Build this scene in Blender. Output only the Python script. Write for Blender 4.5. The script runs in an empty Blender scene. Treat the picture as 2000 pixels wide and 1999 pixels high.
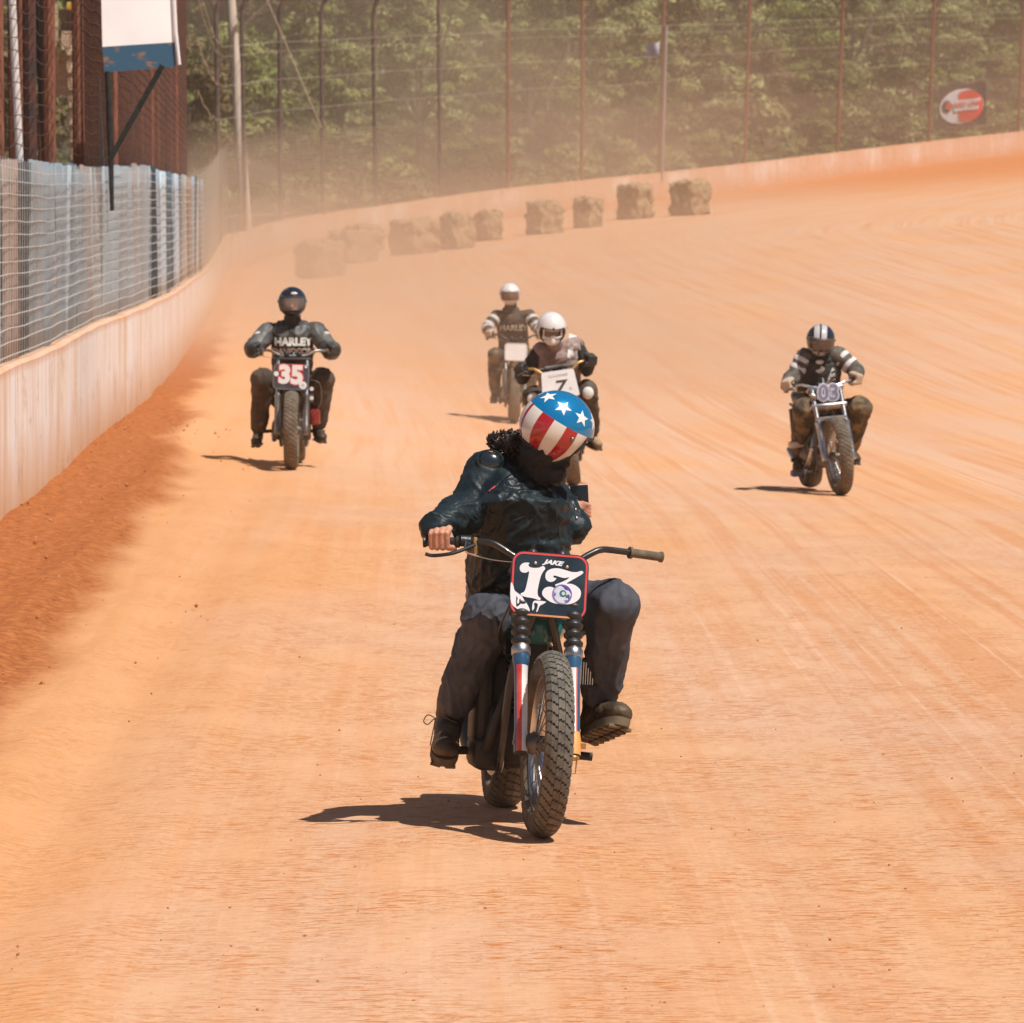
import bpy, bmesh, math, random
import numpy as np
from mathutils import Vector, Matrix, noise
from mathutils.bvhtree import BVHTree
R = math.radians
S = bpy.context.scene
C = S.collection
# ---------------------------------------------------------------- camera
CAM_H, F, YH = 2.318, 11000.0, 400.0        # eye height (m), focal length and horizon row in 2000 px photo pixels
PITCH = math.atan((999.5-YH)/F)
cam_d = bpy.data.cameras.new('camera'); cam = bpy.data.objects.new('camera', cam_d); C.objects.link(cam)
cam.location = (0, 0, CAM_H); cam.rotation_euler = (R(90)-PITCH, 0, 0)
cam_d.sensor_width = 36; cam_d.lens = 36*F/2000; cam_d.clip_start = 0.5; cam_d.clip_end = 3000
cam_d.dof.use_dof = True; cam_d.dof.focus_distance = 20.8; cam_d.dof.aperture_fstop = 16
S.camera = cam
# ---------------------------------------------------------------- light
SUN = Vector((0.66, -0.62, 1.62)).normalized()
el = math.asin(SUN.z); az = math.atan2(SUN.x, SUN.y)
W = bpy.data.worlds.new('World'); S.world = W; W.use_nodes = True
nt = W.node_tree; nt.nodes.clear()
sky = nt.nodes.new('ShaderNodeTexSky'); sky.sky_type = 'NISHITA'; sky.sun_disc = False
sky.sun_elevation = el; sky.sun_rotation = az; sky.air_density = 1.0; sky.dust_density = 0.4
bg = nt.nodes.new('ShaderNodeBackground'); bg.inputs[1].default_value = 0.05
wo = nt.nodes.new('ShaderNodeOutputWorld'); nt.links.new(sky.outputs[0], bg.inputs[0]); nt.links.new(bg.outputs[0], wo.inputs[0])
sd = bpy.data.lights.new('sun', 'SUN'); sd.energy = 5.0; sd.angle = R(0.5); sd.color = (1.0, 0.95, 0.87)
so = bpy.data.objects.new('sun', sd); C.objects.link(so); so.rotation_euler = (-SUN).to_track_quat('-Z', 'Y').to_euler(); so.location = (20, -10, 40)
S.view_settings.view_transform = 'Standard'; S.view_settings.look = 'None'; S.view_settings.exposure = 0.06; S.view_settings.gamma = 1
S.cycles.max_bounces = 6; S.cycles.diffuse_bounces = 3; S.cycles.glossy_bounces = 3; S.cycles.transparent_max_bounces = 12; S.cycles.volume_bounces = 1

def at(px, py, Y):
    """world point on the sight line of a photo pixel at distance Y"""
    x = (px-1000)/F; y = (999.5-py)/F
    c, s = math.cos(PITCH), math.sin(PITCH)
    d = Vector((x, c + y*s, y*c - s))
    return Vector((0, 0, CAM_H)) + d*(Y/d.y)

# ---------------------------------------------------------------- helpers
MATS = {}
def mat(name, col, rough=0.6, metal=0.0, col2=None, nscale=12, stretch=(1,1,1), bump=0.0, bscale=60, spec=0.5, coat=0.0, contrast=(0.35, 0.65), detail=4, rough2=None, trans=0.0, alpha=1.0):
    """noise driven principled material on object coordinates"""
    if name in MATS: return MATS[name]
    m = bpy.data.materials.new(name); m.use_nodes = True; n = m.node_tree.nodes; l = m.node_tree.links
    b = n['Principled BSDF']
    b.inputs['Roughness'].default_value = rough; b.inputs['Metallic'].default_value = metal
    b.inputs['Specular IOR Level'].default_value = spec; b.inputs['Coat Weight'].default_value = coat; b.inputs['Coat Roughness'].default_value = 0.05
    if trans: b.inputs['Transmission Weight'].default_value = trans; b.inputs['IOR'].default_value = 1.2
    if alpha < 1: b.inputs['Alpha'].default_value = alpha
    tc = n.new('ShaderNodeTexCoord'); mp = n.new('ShaderNodeMapping'); mp.inputs['Scale'].default_value = stretch
    l.new(tc.outputs['Object'], mp.inputs[0])
    nz = n.new('ShaderNodeTexNoise'); nz.inputs['Scale'].default_value = nscale; nz.inputs['Detail'].default_value = detail; l.new(mp.outputs[0], nz.inputs[0])
    rp = n.new('ShaderNodeValToRGB'); rp.color_ramp.elements[0].position = contrast[0]; rp.color_ramp.elements[1].position = contrast[1]
    c2 = col2 or tuple(min(1, c*1.35) for c in col)
    rp.color_ramp.elements[0].color = (*col, 1); rp.color_ramp.elements[1].color = (*c2, 1)
    l.new(nz.outputs[0], rp.inputs[0]); l.new(rp.outputs[0], b.inputs['Base Color'])
    if rough2 is not None:
        mr = n.new('ShaderNodeMapRange'); mr.inputs[1].default_value = contrast[0]; mr.inputs[2].default_value = contrast[1]
        mr.inputs[3].default_value = rough; mr.inputs[4].default_value = rough2; l.new(nz.outputs[0], mr.inputs[0]); l.new(mr.outputs[0], b.inputs['Roughness'])
    if bump:
        n2 = n.new('ShaderNodeTexNoise'); n2.inputs['Scale'].default_value = bscale; n2.inputs['Detail'].default_value = 5; l.new(tc.outputs['Object'], n2.inputs[0])
        bp = n.new('ShaderNodeBump'); bp.inputs['Strength'].default_value = bump; bp.inputs['Distance'].default_value = 0.01
        l.new(n2.outputs[0], bp.inputs['Height']); l.new(bp.outputs[0], b.inputs['Normal'])
    MATS[name] = m
    return m

def tag(o, label=None, cat=None, group=None, kind=None):
    if label: o['label'] = label
    if cat: o['category'] = cat
    if group: o['group'] = group
    if kind: o['kind'] = kind
    return o
def empty(name, M=None):
    o = bpy.data.objects.new(name, None); C.objects.link(o); o.empty_display_size = 0.2
    if M is not None: o.matrix_world = M
    return o
def link_mesh(name, me, mats, parent=None):
    o = bpy.data.objects.new(name, me); C.objects.link(o)
    for m in (mats if isinstance(mats, (list, tuple)) else [mats]): me.materials.append(m)
    if parent is not None: o.parent = parent
    return o

class MB:
    """collects shapes, then becomes ONE mesh object"""
    def __init__(s, xf=None): s.v = []; s.f = []; s.m = []; s.xf = xf or Matrix.Identity(4)
    def add(s, vs, fs, mi=0):
        b = len(s.v); s.v += [s.xf @ Vector(v) for v in vs]; s.f += [tuple(b+i for i in f) for f in fs]; s.m += [mi]*len(fs); return s
    def box(s, c, d, rot=None, mi=0, bev=0.0):
        x, y, z = d[0]/2, d[1]/2, d[2]/2; rot = rot or Matrix.Identity(3); c = Vector(c)
        if bev <= 0:
            vs = [(i*x, j*y, k*z) for i in (-1, 1) for j in (-1, 1) for k in (-1, 1)]
            fs = [(0,1,3,2),(4,6,7,5),(0,4,5,1),(2,3,7,6),(0,2,6,4),(1,5,7,3)]
        else:
            bm = bmesh.new(); bmesh.ops.create_cube(bm, size=1)
            for v in bm.verts: v.co = Vector((v.co.x*2*x, v.co.y*2*y, v.co.z*2*z))
            bmesh.ops.bevel(bm, geom=list(bm.edges), offset=min(bev, x*.9, y*.9, z*.9), segments=2, affect='EDGES', profile=.5)
            bm.verts.index_update(); vs = [v.co.copy() for v in bm.verts]; fs = [[v.index for v in f.verts] for f in bm.faces]; bm.free()
        return s.add([c + rot @ Vector(v) for v in vs], fs, mi)
    def tube(s, pts, r, seg=10, mi=0, closed=False, cap=True):
        P = [Vector(p) for p in pts]; n = len(P); r = r if isinstance(r, (list, tuple)) else [r]*n
        vs = []; fs = []; N = None
        for i in range(n):
            if closed: t = P[(i+1) % n] - P[i-1]
            else: t = P[min(i+1, n-1)] - P[max(i-1, 0)]
            t.normalize()
            if N is None: N = t.orthogonal().normalized()
            else:
                N = N - t*N.dot(t)
                N = N.normalized() if N.length > 1e-6 else t.orthogonal().normalized()
            B = t.cross(N)
            for k in range(seg):
                a = 2*math.pi*k/seg; vs.append(P[i] + (N*math.cos(a) + B*math.sin(a))*r[i])
        for i in range(n if closed else n-1):
            for k in range(seg):
                j = (i+1) % n
                fs.append((i*seg+k, i*seg+(k+1) % seg, j*seg+(k+1) % seg, j*seg+k))
        if cap and not closed: fs += [tuple(range(seg))[::-1], tuple((n-1)*seg+k for k in range(seg))]
        return s.add(vs, fs, mi)
    def lathe(s, prof, origin=(0,0,0), axis=(0,0,1), seg=24, mi=0, close=False, mifn=None):
        """prof: (radius, height along axis)"""
        A = Vector(axis).normalized(); q = A.to_track_quat('Z', 'Y').to_matrix(); o = Vector(origin); vs = []; fs = []; ms = []
        for (r, h) in prof:
            for k in range(seg):
                a = 2*math.pi*k/seg; vs.append(o + q @ Vector((r*math.cos(a), r*math.sin(a), h)))
        n = len(prof)
        for i in range(n if close else n-1):
            j = (i+1) % n
            for k in range(seg): fs.append((i*seg+k, i*seg+(k+1) % seg, j*seg+(k+1) % seg, j*seg+k)); ms.append(mifn(i, q @ Vector((math.cos(2*math.pi*(k+.5)/seg), math.sin(2*math.pi*(k+.5)/seg), 0))) if mifn else mi)
        b = len(s.v); s.v += [s.xf @ v for v in vs]; s.f += [tuple(b+i for i in f) for f in fs]; s.m += ms
        if not close:
            s.add([vs[k] for k in range(seg)], [tuple(range(seg))[::-1]], mi); s.add([vs[(n-1)*seg+k] for k in range(seg)], [tuple(range(seg))], mi)
        return s
    def ball(s, c, r, seg=16, rings=10, rot=None, mi=0):
        r = Vector(r) if isinstance(r, (tuple, list, Vector)) else Vector((r, r, r)); rot = rot or Matrix.Identity(3); c = Vector(c); vs = []; fs = []
        for i in range(rings+1):
            t = math.pi*i/rings
            for k in range(seg):
                a = 2*math.pi*k/seg; vs.append(c + rot @ Vector((r.x*math.sin(t)*math.cos(a), r.y*math.sin(t)*math.sin(a), r.z*math.cos(t))))
        for i in range(rings):
            for k in range(seg):
                q = (i*seg+k, (i+1)*seg+k, (i+1)*seg+(k+1) % seg, i*seg+(k+1) % seg)
                fs.append(q)
        return s.add(vs, fs, mi)
    def caps(s, p0, p1, r0, r1, seg=14, mi=0):
        """tapered capsule"""
        p0 = Vector(p0); p1 = Vector(p1); A = p1-p0; L = A.length
        if L < 1e-6: return s.ball(p0, r0, mi=mi)
        A.normalize(); pts = []; rs = []
        for k in range(5): t = math.pi/2*(1-k/4.0); pts.append(p0 - A*r0*math.sin(t)); rs.append(max(r0*math.cos(t), 1e-4))
        for k in range(5): t = math.pi/2*(k/4.0); pts.append(p1 + A*r1*math.sin(t)); rs.append(max(r1*math.cos(t), 1e-4))
        return s.tube(pts, rs, seg, mi)
    def mesh(s, name):
        me = bpy.data.meshes.new(name); me.from_pydata([tuple(v) for v in s.v], [], s.f); me.polygons.foreach_set('material_index', s.m); me.update()
        bm = bmesh.new(); bm.from_mesh(me); bmesh.ops.remove_doubles(bm, verts=bm.verts, dist=1e-6); bmesh.ops.recalc_face_normals(bm, faces=bm.faces); bm.to_mesh(me); bm.free()
        return me
    def build(s, name, mats, parent=None, smooth=35):
        me = s.mesh(name)
        if smooth: me.shade_smooth(); me.set_sharp_from_angle(angle=R(smooth))
        return link_mesh(name, me, mats, parent)

def organic(mb, name, mats, parent=None, voxel=0.008, it=6, fold=0.0, fscale=9.0, seed=0, stretch=(1,1,1), pre=None):
    """fuses overlapping closed shapes into one continuous smooth surface, then presses cloth folds into it"""
    me = mb.mesh(name+'_raw'); o = bpy.data.objects.new(name+'_raw', me); C.objects.link(o)
    md = o.modifiers.new('r', 'REMESH'); md.mode = 'VOXEL'; md.voxel_size = voxel
    sm = o.modifiers.new('s', 'SMOOTH'); sm.iterations = it; sm.factor = .5
    dg = bpy.context.evaluated_depsgraph_get(); dg.update()
    m2 = bpy.data.meshes.new_from_object(o.evaluated_get(dg)); m2.name = name
    bpy.data.objects.remove(o); bpy.data.meshes.remove(me); m2.materials.clear()
    if fold:
        nv = len(m2.vertices); sc = Vector(stretch)*fscale; off = Vector((seed*3.1, seed*1.7, seed))
        out = []
        for v in m2.vertices:
            p = Vector((v.co.x*sc.x, v.co.y*sc.y, v.co.z*sc.z)) + off
            w = noise.noise_vector(p*.6)*.9
            a = max(0.0, 1-abs(noise.noise(p+w))*4.2)
            a2 = max(0.0, 1-abs(noise.noise(p*2.1+w*1.6+Vector((7, 3, 1))))*4.5)
            out.append(v.co + v.normal*fold*(a*1.25 + a2*.6 - .55 + noise.noise(p*.8)*.6))
        for v, c in zip(m2.vertices, out): v.co = c
    m2.update(); m2.shade_smooth()
    return link_mesh(name, m2, mats, parent)

def smoothpath(P, n):
    """Catmull-Rom through points, n steps per span"""
    P = [Vector(p) for p in P]; out = []
    for i in range(len(P)-1):
        p0 = P[max(i-1, 0)]; p1 = P[i]; p2 = P[i+1]; p3 = P[min(i+2, len(P)-1)]
        for k in range(n):
            t = k/n; out.append(.5*((2*p1) + (p2-p0)*t + (2*p0-5*p1+4*p2-p3)*t*t + (3*p1-p0-3*p2+p3)*t**3))
    out.append(P[-1]); return out

# ---------------------------------------------------------------- terrain
# surveyed ground heights: photo column, distance (m), height (m)
W_PTS = [(100,43.7,.15),(200,52.4,.17),(300,64.3,.16),(380,95.7,.02),(440,166,.19),(480,174.6,.40),(560,183,.77),(735,193,1.18),(1000,207.5,1.87),(1400,229,2.79),(1930,268,4.56),(2400,310,6.2)]
G = [(0,38.6,.13)] + W_PTS
G += [(p, y, 0.0) for y in (6, 11, 16, 20.56) for p in (-2500, -300, 1000, 2300, 4500)]
G += [(1058,22.5,-.05),(300,22.5,-.04),(1700,22.5,-.04),(568,48.9,.016),(1640,48.9,-.206),(1125,48.9,-.126),(1000,68.75,-.351),(2300,48.9,-.3),(2600,110,-.1),(1640,110,.1)]
gu = np.array([[(p-1000)/1000, 2.2*math.log(y)] for p, y, z in G]); gz = np.array([z for p, y, z in G])
def phi(d): return np.where(d > 1e-9, d*d*np.log(np.maximum(d, 1e-9)), 0)
K = phi(np.linalg.norm(gu[:, None]-gu[None], axis=2)) + np.eye(len(G))*.002
Pm = np.c_[np.ones(len(G)), gu]; A = np.block([[K, Pm], [Pm.T, np.zeros((3, 3))]])
sol = np.linalg.solve(A, np.r_[gz, 0, 0, 0])
def ground_z(X, Y):
    X = np.atleast_1d(np.asarray(X, float)); Y = np.maximum(np.atleast_1d(np.asarray(Y, float)), 3.0)
    q = np.c_[np.clip(X/Y*F/1000, -3.2, 3.2), 2.2*np.log(np.clip(Y, 4, 340))]
    d = np.linalg.norm(q[:, None]-gu[None], axis=2)
    return phi(d) @ sol[:len(G)] + np.c_[np.ones(len(q)), q] @ sol[len(G):]
def gz1(X, Y): return float(ground_z(X, Y)[0])
def wp(p): return ((p[0]-1000)/F*p[1], p[1])
wall_xy = [(-3.1, 4), (-3.25, 18), (-3.38, 30), (-3.51, 38.6)] + [wp(p) for p in W_PTS] + [(62, 350)]
wall_line = [Vector((p.x, p.y)) for p in smoothpath([(x, y, 0) for x, y in wall_xy], 12)]
wl = np.array([[p.x, p.y] for p in wall_line]); wseg = np.r_[0, np.cumsum(np.linalg.norm(np.diff(wl, axis=0), axis=1))]
def wall_at(s):
    x = float(np.interp(s, wseg, wl[:, 0])); y = float(np.interp(s, wseg, wl[:, 1]))
    x2 = float(np.interp(s+.5, wseg, wl[:, 0])); y2 = float(np.interp(s+.5, wseg, wl[:, 1]))
    t = Vector((x2-x, y2-y, 0)); t = t.normalized() if t.length > 1e-6 else Vector((.3, 1, 0)).normalized()
    return Vector((x, y, 0)), t, Vector((-t.y, t.x, 0))      # point, tangent, outward normal (away from the track)
def wall_s(px):
    """arc length at which the wall crosses a photo column"""
    col = 1000 + wl[:, 0]/wl[:, 1]*F
    i = max(4, int(np.argmax(col > px))); t = (px-col[i-1])/(col[i]-col[i-1]); return float(wseg[i-1] + t*(wseg[i]-wseg[i-1]))
def wall_dist(X, Y):
    P = np.c_[X, Y]; best = np.full(len(P), 1e9); arc = np.zeros(len(P)); side = np.ones(len(P))
    for i in range(len(wl)-1):
        a = wl[i]; b = wl[i+1]; ab = b-a; L2 = ab@ab
        if L2 < 1e-9: continue
        t = np.clip(((P-a)@ab)/L2, 0, 1); pr = a + t[:, None]*ab; d = np.linalg.norm(P-pr, axis=1)
        cr = ab[0]*(P[:, 1]-a[1]) - ab[1]*(P[:, 0]-a[0])
        m = d < best; best[m] = d[m]; arc[m] = wseg[i] + t[m]*math.sqrt(L2); side[m] = np.where(cr[m] > 0, -1, 1)
    return best*side, arc                                   # positive on the track side
print('wall length', wseg[-1])

def ground_mesh():
    cols = np.concatenate([np.linspace(-6, -1.3, 14)[:-1], np.linspace(-1.3, 1.3, 260), np.linspace(1.3, 6, 14)[1:]])      # tangent of bearing * F/1000
    rows = np.exp(np.linspace(math.log(4), math.log(420), 520))
    U, V = np.meshgrid(cols, rows); X = U*V/F*1000; Y = V
    X = X.ravel(); Y = Y.ravel(); Z = np.zeros(len(X))
    for i in range(0, len(X), 20000): Z[i:i+20000] = ground_z(X[i:i+20000], Y[i:i+20000])
    d, arc = wall_dist(X, Y)
    # loose berm thrown up against the wall, a shallow groove beside it, soft undulation
    berm = np.where(d > -1, 0.03*np.exp(-np.maximum(d, 0)/.45) + .05*np.exp(-((d-.72)/.14)**2), .03)*np.clip((110-Y)/60, 0, 1)
    rut = -.03*np.exp(-((d-1.55)/.16)**2) + .022*np.exp(-((d-1.25)/.12)**2) + .012*np.exp(-((d-1.95)/.12)**2)
    Z = Z + berm + rut*np.clip((90-Y)/60, 0, 1)
    rough = np.array([noise.noise(Vector((x*3, y*1.2, 0)))*.012 + noise.noise(Vector((x*11, y*5, 3)))*.006 for x, y in zip(X, Y)])
    Z += rough*(0.25 + 1.6*np.exp(-((d-.5)/.9)**2))*(Y < 120)
    behind = d < -.1
    Z = np.where(behind, Z-.05, Z)
    nr, nc = len(rows), len(cols)
    idx = np.arange(nr*nc).reshape(nr, nc)
    fs = np.stack([idx[:-1, :-1], idx[:-1, 1:], idx[1:, 1:], idx[1:, :-1]], -1).reshape(-1, 4)
    me = bpy.data.meshes.new('ground'); me.from_pydata(np.c_[X, Y, Z].tolist(), [], fs.tolist()); me.update(); me.shade_smooth()
    a = me.attributes.new('lane', 'FLOAT_VECTOR', 'POINT'); a.data.foreach_set('vector', np.c_[d, arc, np.zeros(len(d))].astype(np.float32).ravel())
    return me

def N(nt, t, **kw):
    n = nt.nodes.new(t)
    for k, v in kw.items():
        if k.startswith('i_'): n.inputs[int(k[2:])].default_value = v
        else: setattr(n, k, v)
    return n
def ground_material():
    m = bpy.data.materials.new('clay'); m.use_nodes = True; nt = m.node_tree; l = nt.links.new; b = nt.nodes['Principled BSDF']
    b.inputs['Roughness'].default_value = .92; b.inputs['Specular IOR Level'].default_value = .15
    at_ = N(nt, 'ShaderNodeAttribute', attribute_name='lane'); sep = N(nt, 'ShaderNodeSeparateXYZ'); l(at_.outputs['Vector'], sep.inputs[0])
    tc = N(nt, 'ShaderNodeTexCoord')
    def noise_(src, sc, scale=1, det=4, rough=.5, dist=0):
        mp = N(nt, 'ShaderNodeMapping'); mp.inputs['Scale'].default_value = sc; l(src, mp.inputs[0])
        z = N(nt, 'ShaderNodeTexNoise'); z.inputs['Scale'].default_value = scale; z.inputs['Detail'].default_value = det; z.inputs['Roughness'].default_value = rough; z.inputs['Distortion'].default_value = dist; l(mp.outputs[0], z.inputs[0]); return z.outputs[0]
    def ramp(src, a, b_, v0=0, v1=1):
        r = N(nt, 'ShaderNodeMapRange'); r.inputs[1].default_value = a; r.inputs[2].default_value = b_; r.inputs[3].default_value = v0; r.inputs[4].default_value = v1; r.interpolation_type = 'SMOOTHSTEP'; l(src, r.inputs[0]); return r.outputs[0]
    def mix(f, c1, c2):
        x = N(nt, 'ShaderNodeMix', data_type='RGBA'); 
        if isinstance(f, float): x.inputs[0].default_value = f
        else: l(f, x.inputs[0])
        for i, c in ((6, c1), (7, c2)):
            if isinstance(c, tuple): x.inputs[i].default_value = (*c, 1)
            else: l(c, x.inputs[i])
        return x.outputs[2]
    def math_(op, a, b_=None):
        x = N(nt, 'ShaderNodeMath', operation=op)
        for i, c in ((0, a), (1, b_)):
            if c is None: continue
            if isinstance(c, (int, float)): x.inputs[i].default_value = c
            else: l(c, x.inputs[i])
        return x.outputs[0]
    lane = at_.outputs['Vector']; pos = tc.outputs['Object']
    big = noise_(lane, (.9, .05, 1), 1, 3)                       # wide packed lanes along the track
    streak = noise_(lane, (7, .12, 1), 1, 5, .6)                  # tyre streaks
    base = mix(ramp(big, .32, .68), (.65, .395, .255), (.67, .355, .18))
    base = mix(math_('MULTIPLY', ramp(streak, .44, .70), .6), base, (.64, .30, .14))
    gro = noise_(lane, (3.2, .022, 1), 1, 6, .62, .25); gm = math_('MULTIPLY', ramp(gro, .50, .56), ramp(gro, .66, .58))
    far_ = ramp(sep.outputs[0], 2.2, 6.5, .25, 1)
    base = mix(math_('MULTIPLY', gm, math_('MULTIPLY', far_, .62)), base, (.60, .27, .125)); gr2 = noise_(lane, (9, .05, 3), 1, 4, .6); base = mix(math_('MULTIPLY', math_('MULTIPLY', ramp(gr2, .60, .68), far_), .55), base, (.76, .50, .35))
    blotch = noise_(pos, (.5, .22, 1), 1, 4)
    base = mix(math_('MULTIPLY', ramp(blotch, .4, .7), .5), base, (.62, .39, .28))
    # short cracks lying across the track
    cr1 = noise_(pos, (9, 42, 1), 1, 6, .62, .5); cr2 = noise_(pos, (2.0, 1.0, 1), 1, 3)
    cm = math_('MULTIPLY', ramp(cr1, .55, .58), ramp(cr2, .36, .60, .25, 1))
    cr3 = noise_(pos, (22, 95, 1), 1, 4, .6, .3); cm3 = math_('MULTIPLY', ramp(cr3, .57, .63), ramp(cr2, .3, .55))
    sepo = N(nt, 'ShaderNodeSeparateXYZ'); l(pos, sepo.inputs[0])
    near = ramp(sepo.outputs[1], 24, 60, 1, .0)
    cm = math_('MULTIPLY', math_('MAXIMUM', cm, math_('MULTIPLY', cm3, .8)), near)
    base = mix(math_('MULTIPLY', cm, .95), base, (.52, .17, .035))
    spk = noise_(pos, (38, 38, 1), 1, 2, .4); base = mix(math_('MULTIPLY', ramp(spk, .70, .74), .7), base, (.22, .07, .03))
    spk2 = noise_(pos, (55, 50, 7), 1, 1, .4); base = mix(math_('MULTIPLY', ramp(spk2, .74, .77), .6), base, (.80, .58, .42))
    # loose damp clay beside the wall
    wob = noise_(lane, (.5, .16, 1), 1, 4, .6); dd = math_('ADD', math_('ADD', sep.outputs[0], ramp(sep.outputs[1], 38, 62, 0, .5)), math_('MULTIPLY', math_('SUBTRACT', wob, .5), 1.1))
    loose = ramp(dd, .80, 1.15, 1, 0); mid = ramp(dd, 1.0, 2.9, 1, 0)
    farfade = ramp(sep.outputs[1], 75, 110, 1, .35)
    lc = mix(ramp(noise_(pos, (14, 10, 1), 1, 6, .65), .35, .7), (.33, .10, .028), (.52, .185, .062))
    lc = mix(math_('MULTIPLY', ramp(noise_(pos, (26, 18, 5), 1, 4, .6), .56, .66), .8), lc, (.24, .07, .025))
    base = mix(math_('MULTIPLY', mid, math_('MULTIPLY', farfade, .7)), base, (.62, .29, .115))
    base = mix(math_('MULTIPLY', loose, farfade), base, lc)
    # redder, less dusty band of the far banking near the outer wall
    fr = math_('MULTIPLY', ramp(sep.outputs[1], 195, 240), ramp(sep.outputs[0], 30, 4, 0, 1))
    base = mix(math_('MULTIPLY', fr, .85), base, (.58, .195, .055))
    l(base, b.inputs['Base Color'])
    bp = N(nt, 'ShaderNodeBump'); bp.inputs['Strength'].default_value = .55; bp.inputs['Distance'].default_value = .012
    h = math_('SUBTRACT', math_('ADD', math_('MULTIPLY', noise_(pos, (30, 40, 1), 1, 6, .65), math_('ADD', math_('MULTIPLY', loose, 2.5), .45)), math_('MULTIPLY', streak, .6)), cm)
    l(h, bp.inputs['Height']); l(bp.outputs[0], b.inputs['Normal'])
    return m
ground = link_mesh('ground', ground_mesh(), ground_material()); tag(ground, kind='structure')

# clods thrown up beside the wall and grit on the track
random.seed(4)
mb = MB()
def clod(x, y, r):
    z = gz1(x, y); d, _ = wall_dist([x], [y]); z += .03*math.exp(-max(d[0], 0)/.45) + .05*math.exp(-((d[0]-.72)/.14)**2)
    bm = [(0,0,1),(0,0,-1),(1,0,0),(-1,0,0),(0,1,0),(0,-1,0)]
    q = Matrix.Rotation(random.random()*6, 3, 'Z') @ Matrix.Rotation(random.random(), 3, 'X')
    vs = [Vector((x, y, z+.2*r)) + q @ (Vector(v)*r*random.uniform(.6, 1.2)) for v in bm]
    mb.add(vs, [(0,2,4),(0,4,3),(0,3,5),(0,5,2),(1,4,2),(1,3,4),(1,5,3),(1,2,5)])
for i in range(420):
    s = random.uniform(20, 52); p, t, n = wall_at(s); q = p - n*abs(random.gauss(.15, .5)); clod(q.x, q.y, random.choice([.005, .007, .010, .017])*random.uniform(.7, 1.2))
for i in range(150):
    Y = 1/random.uniform(1/40, 1/16); X = random.uniform(-1, 1)*Y/11; clod(X, Y, random.uniform(.003, .008))
o = mb.build('dirt_clods', mat('clod', (.36, .13, .05), .95, col2=(.55, .24, .10), bump=.4), smooth=0); tag(o, 'loose orange clay clods and grit scattered over the track', 'dirt', kind='stuff')
# ---------------------------------------------------------------- concrete wall
def streak_mat(name, c1, c2, c3, vs=1.0, hs=2.2, rough=.85, lowdirt=True):
    m = bpy.data.materials.new(name); m.use_nodes = True; nt = m.node_tree; l = nt.links.new; b = nt.nodes['Principled BSDF']; b.inputs['Roughness'].default_value = rough; b.inputs['Specular IOR Level'].default_value = .2
    uv = N(nt, 'ShaderNodeAttribute', attribute_name='wallpos')
    def nz(sc, det=5, ro=.55):
        mp = N(nt, 'ShaderNodeMapping'); mp.inputs['Scale'].default_value = sc; l(uv.outputs['Vector'], mp.inputs[0])
        z = N(nt, 'ShaderNodeTexNoise'); z.inputs['Scale'].default_value = 1; z.inputs['Detail'].default_value = det; z.inputs['Roughness'].default_value = ro; l(mp.outputs[0], z.inputs[0]); return z.outputs[0]
    def rmp(s, a, b_, v0=0, v1=1):
        r = N(nt, 'ShaderNodeMapRange'); r.inputs[1].default_value = a; r.inputs[2].default_value = b_; r.inputs[3].default_value = v0; r.inputs[4].default_value = v1; l(s, r.inputs[0]); return r.outputs[0]
    def mx(f, a, c):
        x = N(nt, 'ShaderNodeMix', data_type='RGBA'); l(f, x.inputs[0])
        for i, q in ((6, a), (7, c)):
            if isinstance(q, tuple): x.inputs[i].default_value = (*q, 1)
            else: l(q, x.inputs[i])
        return x.outputs[2]
    def mt(op, a, c):
        x = N(nt, 'ShaderNodeMath', operation=op)
        for i, q in ((0, a), (1, c)):
            if isinstance(q, (int, float)): x.inputs[i].default_value = q
            else: l(q, x.inputs[i])
        return x.outputs[0]
    sep = N(nt, 'ShaderNodeSeparateXYZ'); l(uv.outputs['Vector'], sep.inputs[0])
    base = mx(rmp(nz((.55, .25, 1), 3), .38, .62), c1, c2)
    s1 = rmp(nz((hs*.8, .22*vs, 1), 6, .65), .50, .62); base = mx(mt('MULTIPLY', s1, .5), base, c3)
    s2 = rmp(nz((hs*5, .5*vs, 1), 4), .58, .68); base = mx(mt('MULTIPLY', s2, .75), base, tuple(x*.72 for x in c3))
    if lowdirt:
        low = mt('SUBTRACT', mt('ADD', 1.0, mt('MULTIPLY', nz((1.3, .8, 1), 4), .9)), mt('MULTIPLY', sep.outputs[1], 1.45))
        base = mx(mt('MULTIPLY', rmp(low, .62, 1.45), .85), base, (.66, .36, .16))
        top = rmp(sep.outputs[1], .96, 1.04); base = mx(mt('MULTIPLY', top, .7), base, (.62, .30, .14))
        far = rmp(sep.outputs[0], 120, 190); base = mx(mt('MULTIPLY', far, mt('MULTIPLY', rmp(nz((.16, .12, 1), 3), .50, .62, 1, .05), .62)), base, (.66, .34, .15))
    sm = rmp(nz((2.2, 2.8, 1), 8, .75), .58, .66); ch = rmp(nz((1.1, 1.6, 2), 9, .8), .57, .60); base = mx(mt('MULTIPLY', ch, .45), base, (.60, .42, .26)); base = mx(mt('MULTIPLY', sm, .6), base, (.30, .17, .10))
    l(base, b.inputs['Base Color'])
    bp = N(nt, 'ShaderNodeBump'); bp.inputs['Strength'].default_value = .4; bp.inputs['Distance'].default_value = .01; l(nz((9, 9, 1), 6, .6), bp.inputs['Height']); l(bp.outputs[0], b.inputs['Normal'])
    return m
def wall_base(s):
    p, t, n = wall_at(s); return gz1(p.x, p.y)
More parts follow.
